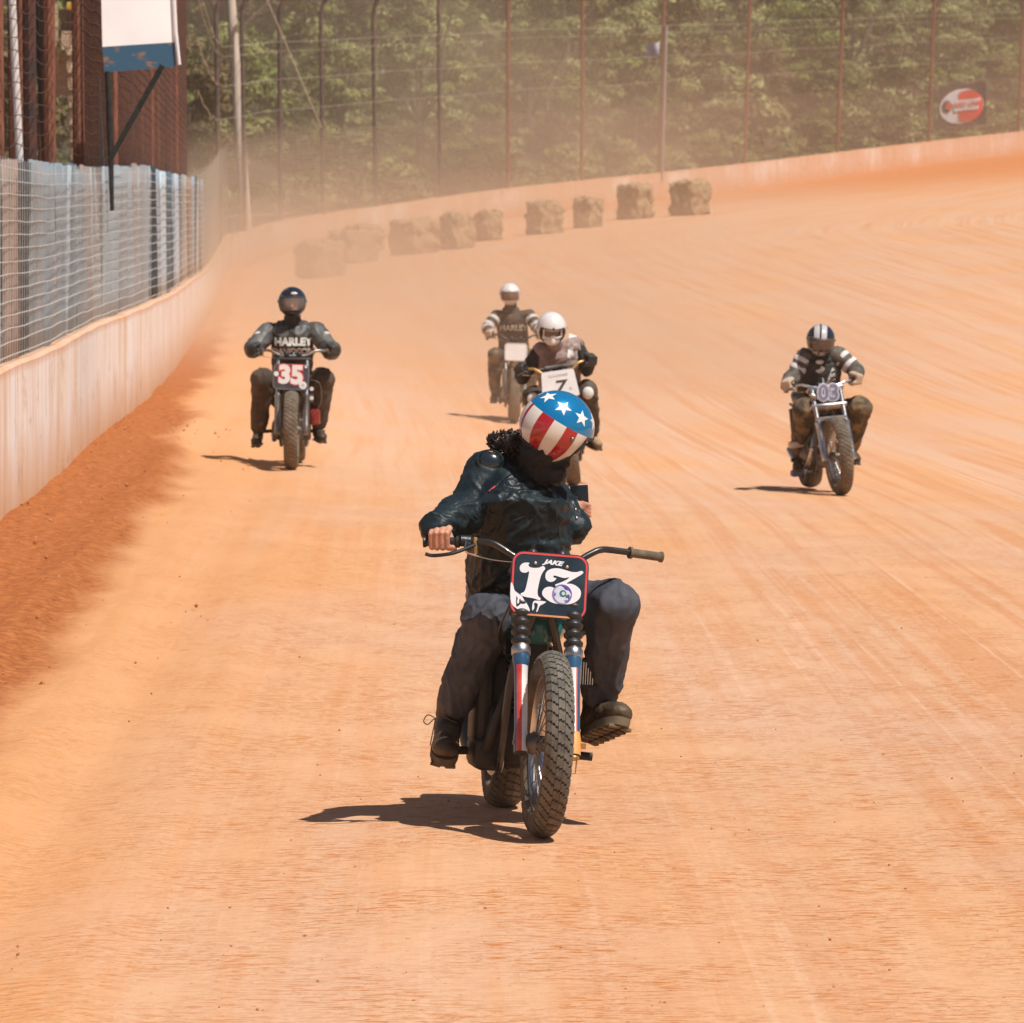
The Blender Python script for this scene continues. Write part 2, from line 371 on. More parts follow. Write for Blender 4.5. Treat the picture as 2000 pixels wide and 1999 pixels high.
def zw(s):
    # wall top, smoothed along its length
    return sum(wall_base(max(0, min(wseg[-1]-.6, s+k))) for k in (-3, 0, 3))/3 + 1.05
def build_wall():
    ss = list(np.arange(0, wseg[-1]-.6, .5)); v = []; f = []; att = []
    for s in ss:
        p, t, n = wall_at(s); zt = zw(s) + noise.noise(Vector((s*.45, 0, 0)))*.012; zb = wall_base(s)-.4
        w = .02*noise.noise(Vector((s*.3, 5, 0)))
        for (d, z) in ((0, zb), (0, zt-.10), (0, zt-.018), (.02, zt), (.23, zt), (.25, zt-.02), (.25, zb)):
            q = p + n*(d+w); v.append((q.x, q.y, z)); att += [s, z-(zt-1.05) + (.02 if d > .01 else 0), d]
    k = 7
    for i in range(len(ss)-1):
        for j in range(k-1): f.append((i*k+j, (i+1)*k+j, (i+1)*k+j+1, i*k+j+1))
    me = bpy.data.meshes.new('concrete_wall'); me.from_pydata(v, [], f); me.update(); me.shade_smooth(); me.set_sharp_from_angle(angle=R(40))
    a = me.attributes.new('wallpos', 'FLOAT_VECTOR', 'POINT'); a.data.foreach_set('vector', att)
    return me
wall = link_mesh('concrete_wall', build_wall(), streak_mat('wall_concrete', (.86, .82, .80), (.84, .74, .66), (.68, .40, .21)))
tag(wall, 'low whitewashed concrete wall stained with orange clay around the track', 'wall')

# ---------------------------------------------------------------- corrugated sheet fence on the near wall
sheet_cols = [(.31,.39,.46),(.20,.28,.35),(.37,.42,.45),(.02,.04,.055),(.44,.35,.26),(.26,.29,.32),(.48,.56,.62),(.10,.16,.21),(.32,.23,.19)]
sheet_m = [mat('sheet_%d' % i, c, .55, .25, col2=tuple(min(1, x*1.3+.02) for x in c), nscale=3, stretch=(3,3,.6), bump=.2, bscale=20) for i, c in enumerate(sheet_cols)]
rust = mat('rust', (.15, .050, .030), .85, .1, col2=(.27, .105, .065), nscale=6, stretch=(3,3,1), bump=.3)
rust_dark = mat('rust_dark', (.045, .035, .04), .7, .3, col2=(.13, .05, .035), nscale=5)
galv = mat('galvanised_wire', (.62, .66, .66), .5, .2, col2=(.75, .76, .74))
sf = empty('sheet_fence'); tag(sf, 'fence of grey blue corrugated sheets standing on the near wall', 'fence')
S0, S1 = 4.0, wall_s(402)
def sheet_top(s):
    return zw(s) + float(np.interp(s, [0, wall_s(0), wall_s(100), wall_s(200), wall_s(300), wall_s(380), wall_s(402)], [1.48, 1.48, 1.42, 1.45, 1.55, 1.72, 1.85]))
random.seed(11); s = S0; k = 0
while s < S1:
    w = random.uniform(.35, 1.7) if s > 26 else 2.0
    w *= 1 + max(0, (s-45))/28
    m = MB(); nseg = max(8, min(50, int(w/.045))); top = sheet_top(s) + random.uniform(-.03, .03); lean = random.uniform(-.10, .10); out = .10 + random.uniform(0, .035)
    vs = []; fs = []
    for i in range(nseg+1):
        a = s + w*1.03*i/nseg
        for j in range(7):
            h = j/6; p, t, n = wall_at(min(a + lean*h*.5, wseg[-1]-1)); zz = zw(a)-.03; z = zz + (top-zz+noise.noise(Vector((a*2, 0, 1)))*.02)*h
            q = p + n*(out + .018*math.sin(i*1.9) + .012*noise.noise(Vector((a*.8, z*.2, 3))) + .03*h*math.sin(k)); vs.append((q.x, q.y, z))
    for i in range(nseg):
        for j in range(6): fs.append((i*7+j, (i+1)*7+j, (i+1)*7+j+1, i*7+j+1))
    m.add(vs, fs); o = m.build('sheet_panel', random.choices(sheet_m, weights=[5,4,4,2,1.6,3,3,3.5,1.6])[0], sf, smooth=60)
    md = o.modifiers.new('t', 'SOLIDIFY'); md.thickness = .004
    s += w*random.choice([.96, 1.0, 1.0, 1.03]); k += 1
print('panels', k)
# wire mesh in front of the sheets and on round the far bend
def wire_run(mb, s0, s1, h, step, r, off, sag=0.0, post=3.0, seg=4, jit=.0, lo=0):
    pts = []; s = s0
    while s <= s1:
        p, t, n = wall_at(min(s, wseg[-1]-1)); z = zw(s) + (h(s) if callable(h) else h) - sag*(1-abs(2*((s/post) % 1)-1)) + jit*noise.noise(Vector((s*.7, (h(s) if callable(h) else h)*9, 0)))
        q = p + n*off; pts.append((q.x, q.y, z)); s += step
    mb.tube(pts, r, seg)
wf = MB()
for i in range(15): wire_run(wf, 6, S1+2, (lambda s, i=i: .06 + .095*i*(sheet_top(s)-zw(s))/1.45), .5, .0042, .045, sag=.006, jit=.012)
for s in np.arange(22, 60, .22): p, t, n = wall_at(s); q = p+n*.045; wf.tube([(q.x, q.y, zw(s)+.02), (q.x+.01, q.y, sheet_top(s))], .003, 3)
o = wf.build('wire_mesh', galv, None, smooth=0); tag(o, 'galvanised square wire mesh stretched in front of the corrugated sheets', 'wire mesh')
mf = MB()
def mesh_h(s): return float(np.interp(s, [wall_s(395), wall_s(440), wall_s(560), wall_s(1000), wall_s(2000)], [1.9, 2.7, 2.75, 2.6, 2.6]))
E = wseg[-1]-3
for i in range(24): wire_run(mf, wall_s(388), E, (lambda s, i=i: .05 + mesh_h(s)*i/23.0), 1.2, .0075, .10, sag=.03, post=9, seg=3, jit=.03)
s = wall_s(388)
while s < E:
    p, t, n = wall_at(s); q = p+n*.10; mf.tube([(q.x, q.y, zw(s)), (q.x, q.y, zw(s)+mesh_h(s))], .0045, 3); s += .42
o = mf.build('wire_mesh', mat('dusty_wire', (.42, .40, .36), .6, .4, col2=(.55, .52, .46)), None, smooth=0); tag(o, 'pale chain mesh along the top of the far curved wall', 'wire mesh')

# ---------------------------------------------------------------- tall rusty catch fence along the straight
cf = empty('catch_fence'); tag(cf, 'tall rusty catch fence of steel posts and brown wire netting above the straight', 'fence')
def post_mesh(mb, s, off, H, r, lean=0.0, bend=True, ln=0.0):
    p, t, n = wall_at(s); q = p + n*off; z0 = zw(s)-.6
    pts = [(q.x, q.y, z0), (q.x+ln*H*.5, q.y, z0+H*.5), (q.x+ln*H, q.y, z0+H)]
    if bend:
        d = -n
        for k in range(1, 7): a = k/6*R(50); pts.append((q.x+ln*H + d.x*1.4*(1-math.cos(a)) , q.y + d.y*1.4*(1-math.cos(a)), z0+H+1.4*math.sin(a)))
        e = Vector(pts[-1]) + Vector((d.x*math.sin(R(50)), d.y*math.sin(R(50)), math.cos(R(50))))*1.2; pts.append(tuple(e))
    mb.tube(pts, r, 8)
random.seed(5); s = 30.0; i = 0
while s < wall_s(393):
    m = MB(); post_mesh(m, s, .30 + (i % 3)*.12, 7.5, random.choice([.045, .055, .07, .06]), ln=-.008*random.uniform(.2, 1))
    m.build('post', rust_dark if i % 4 == 1 else rust, cf); s += random.choice([1.0, 1.5, 2.1]) if s < 56 else random.choice([1.1, 1.7, 2.2]); i += 1
print('rust posts', i)
nb = MB()
for k in range(52): wire_run(nb, 28, wall_s(395), (lambda s, k=k: 1.35 + .12*k), .45, .0045, .27, sag=.035, post=2.1, seg=3, jit=.03)
s = 50.0
while s < wall_s(395):
    p, t, n = wall_at(s); q = p+n*.27; nb.tube([(q.x, q.y, zw(s)+1.2), (q.x-.03, q.y, zw(s)+7.2)], .0055, 3); s += .13
nb.build('netting', mat('rusty_wire', (.06, .026, .02), .85, .1, col2=(.14, .06, .04)), cf, smooth=0)

# separate posts of the far bend, with cables strung between them
fpx = [(437, 1.0, -.01), (487, 1.0, -.012), (556, 1, -.004), (638, 1, -.008), (741, 1, -.012), (866, 1, -.006), (998, 0, .0), (1141, 0, .006), (1291, 0, .03), (1458, 0, .03), (1638, 0, .035), (1815, 0, .04), (1990, 0, .04)]
pg = 'rusty catch fence posts round the far bend'
ff = ['grey brown fence post just left of the pale timber pole', 'thin post just right of the pale timber pole', 'post with bent top, second to the right of the pale timber pole', 'post with bent top in the middle of the left bend', 'dark post above the gap between the two left bale stacks', 'post with its bend cut by the photo top, above the row of bales', 'slim post above the helmeted rider in the white helmet', 'rusty post above the brown bales left of the grey sleeve post', 'rusty post with a grey sleeve beside the small blue flag', 'rusty post right of the small blue flag', 'rusty post left of the leafless patch near the round banner', 'rusty post immediately left of the dark round logo banner', 'rusty post right of the dark round logo banner']
grey_post = mat('old_post', (.07, .055, .055), .75, .1, col2=(.16, .10, .085), nscale=4)
pm = []
for (px, bend, ln), lab in zip(fpx, ff):
    s = wall_s(px); m = MB(); H = 9.5 if px > 800 else CAM_H + 362*wall_at(s)[0].y/F - zw(s) + .6
    post_mesh(m, s, .12, H, .07, ln=ln, bend=True)
    o = m.build('fence_post', grey_post if px < 900 else rust); tag(o, lab, 'fence post', pg)
s = wall_s(1291); p, t, n = wall_at(s); q = p - n*.03
m = MB(); m.tube([(q.x, q.y, zw(s)-.3), (q.x+.16, q.y, zw(s)+5.7)], .06, 10); m.tube([(q.x+.16, q.y, zw(s)+5.7), (q.x+.16, q.y, zw(s)+5.76)], .075, 10)
o = m.build('steel_pole', mat('steel_grey', (.40, .42, .46), .4, .7, col2=(.5, .5, .52))); tag(o, 'thin grey steel flag pole standing against a rusty fence post', 'pole')
fl = MB(); c = at(1275, 97, q.y-.15); vs = []; fs = []
for i in range(9):
    for j in range(7):
        u = i/8; v = j/6; vs.append((c.x-.25+.5*u, c.y+.05*math.sin(u*6+v), c.z-.28+.56*v-.12*(1-u)*v))
for i in range(8):
    for j in range(6): fs.append((i*7+j, (i+1)*7+j, (i+1)*7+j+1, i*7+j+1))
fl.add(vs, fs, 0); o = fl.build('flag', [mat('flag_blue', (.04, .07, .16), .8, col2=(.60, .62, .70), nscale=1.2, contrast=(.45, .6))], None, smooth=60); o.modifiers.new('t', 'SOLIDIFY').thickness = .01
tag(o, 'small dark blue and white flag on the grey steel pole', 'flag')
cb = MB()
for h, r in ((3.6, .009), (4.6, .010), (5.5, .008), (5.8, .010), (7.4, .010)): wire_run(cb, wall_s(400), E, h, 1.5, r, .12, sag=.06, post=16, seg=4)
o = cb.build('fence_cables', MATS['dusty_wire'], None, smooth=0); tag(o, 'steel cables strung between the catch fence posts of the far bend', 'cable')

# timber pole and guy wire
s = wall_s(482); p, t, n = wall_at(s); Y = p.y + 1.2; b0 = at(482, 470, Y); b1 = at(447, -60, Y)
m = MB(); m.tube([b0, b0.lerp(b1, .5), b1], [.19, .17, .14], 14)
o = m.build('utility_pole', mat('pale_timber', (.52, .44, .36), .85, col2=(.66, .58, .50), nscale=3, stretch=(4,4,.4), bump=.3)); tag(o, 'pale weathered timber utility pole behind the left bend', 'utility pole')
m = MB(); g0 = at(505, -40, Y+1); g1 = at(628, 250, Y+9); m.tube([g0, g1], .018, 5); o = m.build('guy_wire', galv); tag(o, 'slanting guy wire right of the timber utility pole', 'wire')
# low guard rail posts seen behind the mesh
for (px, py, h, lab) in ((968, 335, .75, 'short grey steel stub post behind the wall under the slim fence post'),):
    a = at(px, py+40, 236); m = MB(); m.tube([a, a+Vector((0, 0, h))], .06, 8); m.box(a+Vector((2.0, 0, .02)), (4.0, .08, .16)); o = m.build('guard_rail', MATS['steel_grey']); tag(o, lab, 'guard rail')
a = at(400, 428, 186); bq = at(560, 419, 190); m = MB(); m.tube([a, bq], .075, 8)
for k in range(4): q = a.lerp(bq, k/3); m.tube([q, q-Vector((0, 0, .9))], .05, 6)
o = m.build('guard_rail', MATS['steel_grey']); tag(o, 'long pale guard rail behind the mesh at the foot of the timber pole', 'guard rail')

# ---------------------------------------------------------------- sign board on its bracket
Ys = 53.0; sg = empty('sign_board', Matrix.Translation(at(270, 70, Ys))); tag(sg, 'blank white sign board with a navy rusty bottom band above the wall', 'sign'); O = sg.location.copy()
def L(px, py, Y=Ys): return at(px, py, Y) - O
def quad_slab(name, pts, th, m, par):
    q = MB(); f = [Vector(p) for p in pts]; bk = [p + Vector((0, th, 0)) for p in f]; k = len(f)
    q.add(f+bk, [tuple(range(k)), tuple(range(k, 2*k))[::-1]] + [(i, (i+1) % k, k+(i+1) % k, k+i) for i in range(k)]); return q.build(name, m, par, smooth=0)
quad_slab('panel', [L(195, -120), L(332, -120, Ys+.6), L(340, 83, Ys+.6), L(200, 92)], .03, mat('sign_white', (.80, .78, .80), .6, col2=(.86, .84, .84), nscale=2, bump=.15, bscale=8), sg)
quad_slab('band', [L(200, 92.5), L(340, 83.5, Ys+.6), L(344, 130, Ys+.6), L(204, 142)], .035, mat('navy_paint', (.025, .085, .15), .5, col2=(.22, .12, .07), nscale=5, stretch=(1, 1, 3.0), contrast=(.60, .66)), sg)
m = MB(); m.tube([L(334, -120, Ys+.57), L(343, 60, Ys+.57), L(350, 127, Ys+.57)], .018, 10); m.build('trim', MATS['sign_white'], sg)
blk = mat('black_steel', (.012, .016, .018), .5, .3, col2=(.03, .035, .035))
m = MB(); m.tube([L(210, 140, Ys+.02), L(216, 300, Ys+.02), L(219, 412, Ys+.02)], [.028, .028, .02], 8); m.build('post', blk, sg)
m = MB(); m.box(L(266, 221, Ys+.02), (.055, .05, 1.02), rot=Matrix.Rotation(math.atan2(96, 170), 3, 'Y')); m.build('brace', blk, sg)

# steel floodlight posts and stand with ladder seen through the netting
wm = mat('white_post', (.62, .58, .58), .7, col2=(.75, .72, .70))
for (a_, b_, Y, r, mm, lab) in ((( 22, -30), (42, 330), 46, .032, wm, 'slim white post behind the rusty netting, leftmost in the photo'), ((172, -40), (193, 330), 57, .075, blk, 'thick black steel post just left of the white sign board'), ((258, 120), (268, 270), 70, .016, wm, 'thin white post behind the netting right of the sign brace'), ((73, -40), (100, 330), 52, .06, blk, 'dark blue black steel post behind the netting left of the ladder')):
    m = MB(); m.tube([at(a_[0], a_[1], Y), at(b_[0], b_[1]+60, Y)], r, 10); o = m.build('steel_post', mm); tag(o, lab, 'post')
Yl = 64; ld = empty('wooden_ladder', Matrix.Translation(at(160, 300, Yl))); tag(ld, 'pale wooden ladder leaning behind the rusty netting left of the sign', 'ladder'); O = ld.location.copy()
tim = mat('raw_timber', (.50, .33, .20), .8, col2=(.66, .48, .33), nscale=4, stretch=(1, 1, 4))
for (a_, b_) in (((168, 90), (178, 320)), ((134, 90), (146, 320))):
    m = MB(); m.tube([L(*a_, Yl), L(*b_, Yl)], .045, 6); m.build('rail', tim, ld)
for k in range(7): m = MB(); y = 104 + k*34; m.box(L(154+k*1.2, y, Yl-.03), (.26, .06, .05)); m.build('rung', tim, ld)
st = empty('spectator_stand', Matrix.Translation(at(150, 60, 66))); tag(st, 'timber spectator stand with a yellow rail seen through the rusty netting', 'stand'); O = st.location.copy()
m = MB(); m.box(L(150, 80, 66), (.34, .3, .22)); m.build('deck', tim, st)
m = MB(); m.box(L(152, 12, 66), (.26, .06, .09), bev=.01); m.build('rail', mat('yellow_paint', (.72, .42, .08), .5), st)
m = MB(); m.box(L(150, 45, 66.2), (.36, .1, .32)); m.build('back_board', mat('dark_boards', (.06, .03, .02), .8), st)
m = MB(); m.box(L(105, 75, 66), (.1, .1, .8)); m.box(L(120, 145, 66.3), (.35, .1, .5)); m.build('frame', tim, st)

# ---------------------------------------------------------------- straw bales
def ray_ground(px, py):
    lo, hi = 30, 300; best = None
    for Y in np.arange(hi, lo, -1.0):
        p = at(px, py, Y)
        if p.z > gz1(p.x, p.y) and best is not None: return Y
        if p.z < gz1(p.x, p.y): best = Y
    return 180
straw = mat('straw', (.22, .14, .07), .95, col2=(.50, .36, .20), nscale=9, stretch=(1, 1, 5), bump=.9, bscale=22)
random.seed(8)
bales = [(574,672,468,548,'large leftmost straw bale with a shaded left face'),(640,735,448,520,'straw bale directly behind the leftmost bale'),(672,748,438,497,'straw bale at the back of the left cluster'),(762,856,428,502,'big straw bale right of the left cluster'),(858,926,416,491,'dusty straw bale touching the big bale'),(929,980,412,476,'narrow straw bale, fifth from the left cluster'),(1028,1100,393,462,'straw bale left of the middle of the far wall'),(1120,1176,386,450,'faint straw bale half lost in dust'),(1206,1276,358,433,'tall brown straw bale near the right end of the row'),(1310,1387,350,426,'ragged straw bale at the right end of the row')]
for (x0, x1, y0, y1, lab) in bales:
    Y = ray_ground((x0+x1)/2, y1-6); sc = Y/F; w = (x1-x0)*sc*.80; h = (y1-y0)*sc*.93; p = at((x0+x1)/2, y1, Y); z = gz1(p.x, p.y)
    bm = bmesh.new(); bmesh.ops.create_cube(bm, size=1); bmesh.ops.subdivide_edges(bm, edges=bm.edges, cuts=11, use_grid_fill=True)
    for v in bm.verts:
        q = v.co.copy(); k = Vector((q.x*2, q.y*2, q.z*2)); r = (abs(k.x)**7 + abs(k.y)**7 + abs(k.z)**7)**(1/7); f = 1/max(r, .01)*.5*max(abs(k.x), abs(k.y), abs(k.z))*2
        q = q*f; v.co = Vector((q.x*w, q.y*w*1.0, q.z*h)) + noise.noise_vector(Vector((q.x*2.2, q.y*2.2, q.z*2.2))+Vector((x0, 0, 0)))*.09*min(w, h) + noise.noise_vector(q*6+Vector((x0, 0, 0)))*.11 + noise.noise_vector(q*19+Vector((x0, 0, 0)))*.06
    me = bpy.data.meshes.new('straw_bale'); bm.to_mesh(me); bm.free(); me.shade_smooth()
    o = link_mesh('straw_bale', me, straw); o.location = (p.x, p.y+w*.3, z+h*.5-.05); o.rotation_euler = (0, 0, R(random.uniform(34, 52)))
    tf = MB()
    for k in range(150):
        vv = random.choice(me.vertices); n0 = (vv.normal + Vector((random.gauss(0, .6), random.gauss(0, .6), random.gauss(0, .6)))).normalized(); a_ = vv.co.copy(); tf.tube([a_-n0*.03, a_+n0*random.uniform(.05, .16)], [.012, .004], 3)
    tf.build('loose_straw', straw, o, smooth=0); tag(o, lab, 'straw bale', 'straw bales along the far wall')

# ---------------------------------------------------------------- banner with the round mark
sb = wall_s(1880); p, t, n = wall_at(sb); Yb = p.y + 2.5
bn = empty('banner', Matrix.Translation(at(1880, 205, Yb))); tag(bn, 'dark square banner with a round red and white logo on the far fence', 'banner'); O = bn.location.copy()
quad_slab('cloth', [L(1834, 169, Yb), L(1926, 160, Yb), L(1925, 243, Yb), L(1832, 254, Yb)], .03, mat('banner_black', (.035, .022, .026), .7, col2=(.06, .04, .045)), bn)
def disc(cx, cy, rx, ry, a0, a1, Yd, name, m, par, n=40, tilt=-.12):
    pts = []
    for k in range(n): a = a0+(a1-a0)*k/(n-1); x = rx*math.cos(a); y = ry*math.sin(a); pts.append(L(cx + x, cy + y + x*tilt, Yd))
    return quad_slab(name, pts, .01, m, par)
rd = mat('sign_red', (.72, .04, .03), .5, col2=(.76, .06, .04)); wt = mat('logo_white', (.70, .70, .76), .6, col2=(.82, .82, .86)); bkm = mat('logo_black', (.03, .05, .06), .6)
disc(1878, 208, 43, 34, 0, 2*math.pi*.99, Yb-.03, 'logo_ring', wt, bn)
disc(1890, 207, 30, 31, -2.2, 2.2, Yb-.06, 'logo_disc', rd, bn)
disc(1849, 209, 9.5, 12, 0, 2*math.pi*.99, Yb-.06, 'logo_gear', bkm, bn); disc(1853, 208, 5.5, 8, 0, 6.2, Yb-.08, 'logo_gear_core', rd, bn)
quad_slab('logo_stripe', [L(1861, 198, Yb-.09), L(1916, 191, Yb-.09), L(1911, 213, Yb-.09), L(1863, 218, Yb-.09)], .01, wt, bn)
def text_mesh(txt, size, bold=0.0, shear=0.0, ext=0.0, space=1.0):
    cu = bpy.data.curves.new('t', 'FONT'); cu.body = txt; cu.size = size; cu.offset = bold; cu.shear = shear; cu.extrude = ext; cu.align_x = 'CENTER'; cu.align_y = 'CENTER'; cu.space_character = space; cu.resolution_u = 3
    o = bpy.data.objects.new('t', cu); C.objects.link(o); dg = bpy.context.evaluated_depsgraph_get(); dg.update(); me = bpy.data.meshes.new_from_object(o.evaluated_get(dg)); bpy.data.objects.remove(o); me.materials.clear(); return me
me = text_mesh('RED LINE', .30, .006, .25, .004, 1.0); me.transform(Matrix.Translation(L(1888, 204, Yb-.115)) @ Matrix.Rotation(R(7), 4, 'Y').inverted() @ Matrix.Rotation(R(90), 4, 'X')); link_mesh('logo_text', me, rd, bn)

# ---------------------------------------------------------------- hillside and woods
def hillside():
    ss = np.concatenate([np.arange(2, 150, 4), np.arange(150, wseg[-1]-1, 2.0)]); ds = [.9, 2, 4, 7, 11, 16, 22, 30, 40, 55, 75, 100]; v = []; f = []
    for s in ss:
        p, t, n = wall_at(s); z0 = wall_base(s)
        for d in ds:
            q = p + n*d; k = max(0, d-3); hz = z0 - .1 + .42*k - .0008*k*k + noise.noise(q*.12)*min(k*.2, 1.6) if s > 95 else z0 - .1 + .12*k + noise.noise(q*.1)*min(k*.1, 1)
            v.append((q.x, q.y, hz))
    k = len(ds)
    for i in range(len(ss)-1):
        for j in range(k-1): f.append((i*k+j, i*k+j+1, (i+1)*k+j+1, (i+1)*k+j))
    me = bpy.data.meshes.new('hillside'); me.from_pydata(v, [], f); me.update(); me.shade_smooth(); return me
hill = link_mesh('hillside', hillside(), mat('undergrowth', (.03, .032, .014), .95, col2=(.075, .065, .028), nscale=.8, bump=.5, bscale=3)); tag(hill, kind='structure')
def hill_z(s, d):
    p, t, n = wall_at(s); q = p+n*d; k = max(0, d-3); return (q, wall_base(s) - .1 + (.42*k-.0008*k*k if s > 95 else .12*k))
def leaf_mat(name, c1, c2, c3):
    m = bpy.data.materials.new(name); m.use_nodes = True; nt = m.node_tree; l = nt.links.new; b = nt.nodes['Principled BSDF']; b.inputs['Roughness'].default_value = .6; b.inputs['Specular IOR Level'].default_value = .3
    g = N(nt, 'ShaderNodeNewGeometry'); oi = N(nt, 'ShaderNodeObjectInfo'); z = N(nt, 'ShaderNodeTexNoise'); z.inputs['Scale'].default_value = .9; z.inputs['Detail'].default_value = 5; l(g.outputs['Position'], z.inputs[0])
    r = N(nt, 'ShaderNodeValToRGB'); r.color_ramp.elements[0].position = .42; r.color_ramp.elements[1].position = .60; r.color_ramp.elements[0].color = (*c1, 1); r.color_ramp.elements[1].color = (*c2, 1); l(z.outputs[0], r.inputs[0])
    x = N(nt, 'ShaderNodeMix', data_type='RGBA'); l(oi.outputs['Random'], x.inputs[0]); l(r.outputs[0], x.inputs[6]); x.inputs[7].default_value = (*c3, 1)
    y = N(nt, 'ShaderNodeMix', data_type='RGBA'); y.inputs[0].default_value = .5; l(r.outputs[0], y.inputs[6]); l(x.outputs[2], y.inputs[7]); l(y.outputs[2], b.inputs['Base Color'])
    tr = N(nt, 'ShaderNodeBsdfTranslucent'); l(y.outputs[2], tr.inputs[0]); ms = N(nt, 'ShaderNodeMixShader'); ms.inputs[0].default_value = .3
    out = nt.nodes['Material Output']; l(b.outputs[0], ms.inputs[1]); l(tr.outputs[0], ms.inputs[2]); l(ms.outputs[0], out.inputs[0]); return m
leafA = leaf_mat('leaf_green', (.035, .06, .016), (.26, .31, .07), (.20, .20, .05))
leafB = leaf_mat('leaf_pale', (.10, .12, .04), (.46, .48, .20), (.34, .32, .13))
leafD = leaf_mat('leaf_dry', (.10, .075, .035), (.27, .22, .10), (.22, .16, .08))
leafC = leaf_mat('leaf_dark', (.025, .05, .018), (.08, .12, .035), (.07, .08, .03))
bark = mat('bark', (.09, .06, .045), .9, col2=(.17, .13, .10), nscale=5, stretch=(3, 3, 1))
def crown_mesh(name, seed, Hc, Wc, n, leaf, clumps):
    rnd = random.Random(seed); v = []; f = []; cl = []
    for i in range(clumps):
        h = rnd.random()**.8; rr = Wc*math.sin(math.pi*min(.97, .18+h*.8))**.8; a = rnd.uniform(0, 6.283); q = rr*rnd.uniform(.45, 1.0)
        cl.append((Vector((math.cos(a)*q, math.sin(a)*q, h*Hc)), rnd.uniform(.55, 1.25)*Wc*.30))
    for i in range(n):
        c, r = rnd.choice(cl); d = Vector((rnd.gauss(0, 1), rnd.gauss(0, 1), rnd.gauss(0, 1))).normalized(); d.z = abs(d.z)*.9 if rnd.random() < .7 else d.z
        p = c + Vector((d.x*r, d.y*r, d.z*r*.65))*rnd.uniform(.75, 1.1)
        nrm = (d + Vector((rnd.gauss(0, .45), rnd.gauss(0, .45), rnd.gauss(0, .45)+.35))).normalized(); u = nrm.orthogonal().normalized(); u = Matrix.Rotation(rnd.uniform(0, 6.28), 3, nrm) @ u; w = nrm.cross(u)
        a = leaf*rnd.uniform(.6, 1.3); b = a*rnd.uniform(.45, .7); k = len(v)
        v += [p-u*a*.5, p+w*b*.5+u*a*.05, p+u*a*.5-nrm*a*.15, p-w*b*.5+u*a*.05]; f.append((k, k+1, k+2, k+3))
    me = bpy.data.meshes.new(name); me.from_pydata([tuple(x) for x in v], [], f); me.update(); return me, cl
def trunk_mesh(seed, Ht, cl):
    rnd = random.Random(seed); m = MB(); top = Vector((rnd.uniform(-.4, .4), rnd.uniform(-.4, .4), Ht*1.7))
    m.tube(smoothpath([(0,0,-.8), (rnd.uniform(-.2,.2), 0, Ht*.6), (top.x*.5, top.y*.5, Ht*1.1), top], 4), [.26]*5+[.2]*4+[.12]*4, 8)
    for c, r in cl[:9]: e = c+Vector((0, 0, Ht)); st_ = Vector((0, 0, Ht*.75)); m.tube([st_, st_.lerp(e, .5)+Vector((0, 0, -.2)), e], [.1, .06, .03], 6)
    return m.mesh('trunk')
kinds = []
for sd_, (Hc, Wc, nl, lf, nc, lm, Ht) in enumerate([(7.5, 3.6, 9500, .30, 40, leafA, 3.2), (8.5, 3.2, 9000, .28, 36, leafB, 3.6), (7.0, 4.0, 9500, .31, 42, leafC, 3.0), (6.5, 3.0, 8000, .26, 34, leafD, 2.4), (9.0, 3.6, 9500, .30, 40, leafA, 4.0)]):
    me, cl = crown_mesh('crown', sd_+20, Hc, Wc, nl, lf, nc); me.materials.append(lm); tm = trunk_mesh(sd_, Ht, cl); tm.materials.append(bark); kinds.append((me, tm, Ht))
bme, _ = crown_mesh('bush_crown', 77, 1.9, 1.7, 2400, .26, 26); bme.materials.append(leafB)
bme2, _ = crown_mesh('bush_crown', 78, 2.4, 1.5, 2400, .24, 24); bme2.materials.append(leafA)
random.seed(21)
descr = ['green broadleaf tree', 'pale leafy tree', 'dark dense tree', 'small dry brownish tree', 'tall green tree']
def where(px):
    marks = [(60, 'left of the wooden ladder'), (330, 'behind the white sign board'), (480, 'behind the timber utility pole'), (600, 'behind the leftmost bent fence posts'), (741, 'above the left cluster of bales'), (866, 'left of the bent middle post'), (998, 'above the middle of the bale row'), (1141, 'behind the middle slim post'), (1270, 'behind the small blue flag'), (1400, 'right of the grey steel flag pole'), (1550, 'in the gap right of the flag'), (1700, 'between two posts left of the banner'), (1840, 'just left of the round logo banner'), (1960, 'above the round logo banner'), (9999, 'at the right edge of the woods')]
    for m_, t_ in marks:
        if px < m_: return t_
cnt = {}
def plant(s, d, kind, sc, row):
    q, z = hill_z(s, d); px = 1000 + q.x/q.y*F
    if px > 2250: return
    t = empty('tree', Matrix.Translation((q.x, q.y, z)) @ Matrix.Rotation(random.uniform(0, 6.28), 4, 'Z') @ Matrix.Scale(sc, 4))
    ordw = ['front row', 'second row', 'third row', 'back row'][row]
    lab = '%s %s %s' % (ordw, descr[kind], where(px)); cnt[lab] = cnt.get(lab, 0)+1
    tag(t, lab, 'tree', 'trees on the wooded slope'); me, tm, Ht = kinds[kind]
    c = bpy.data.objects.new('crown', me); C.objects.link(c); c.parent = t; c.location = (0, 0, Ht*.12)
    k = bpy.data.objects.new('trunk', tm); C.objects.link(k); k.parent = t
e0 = wall_s(430); e1 = wseg[-1]-1
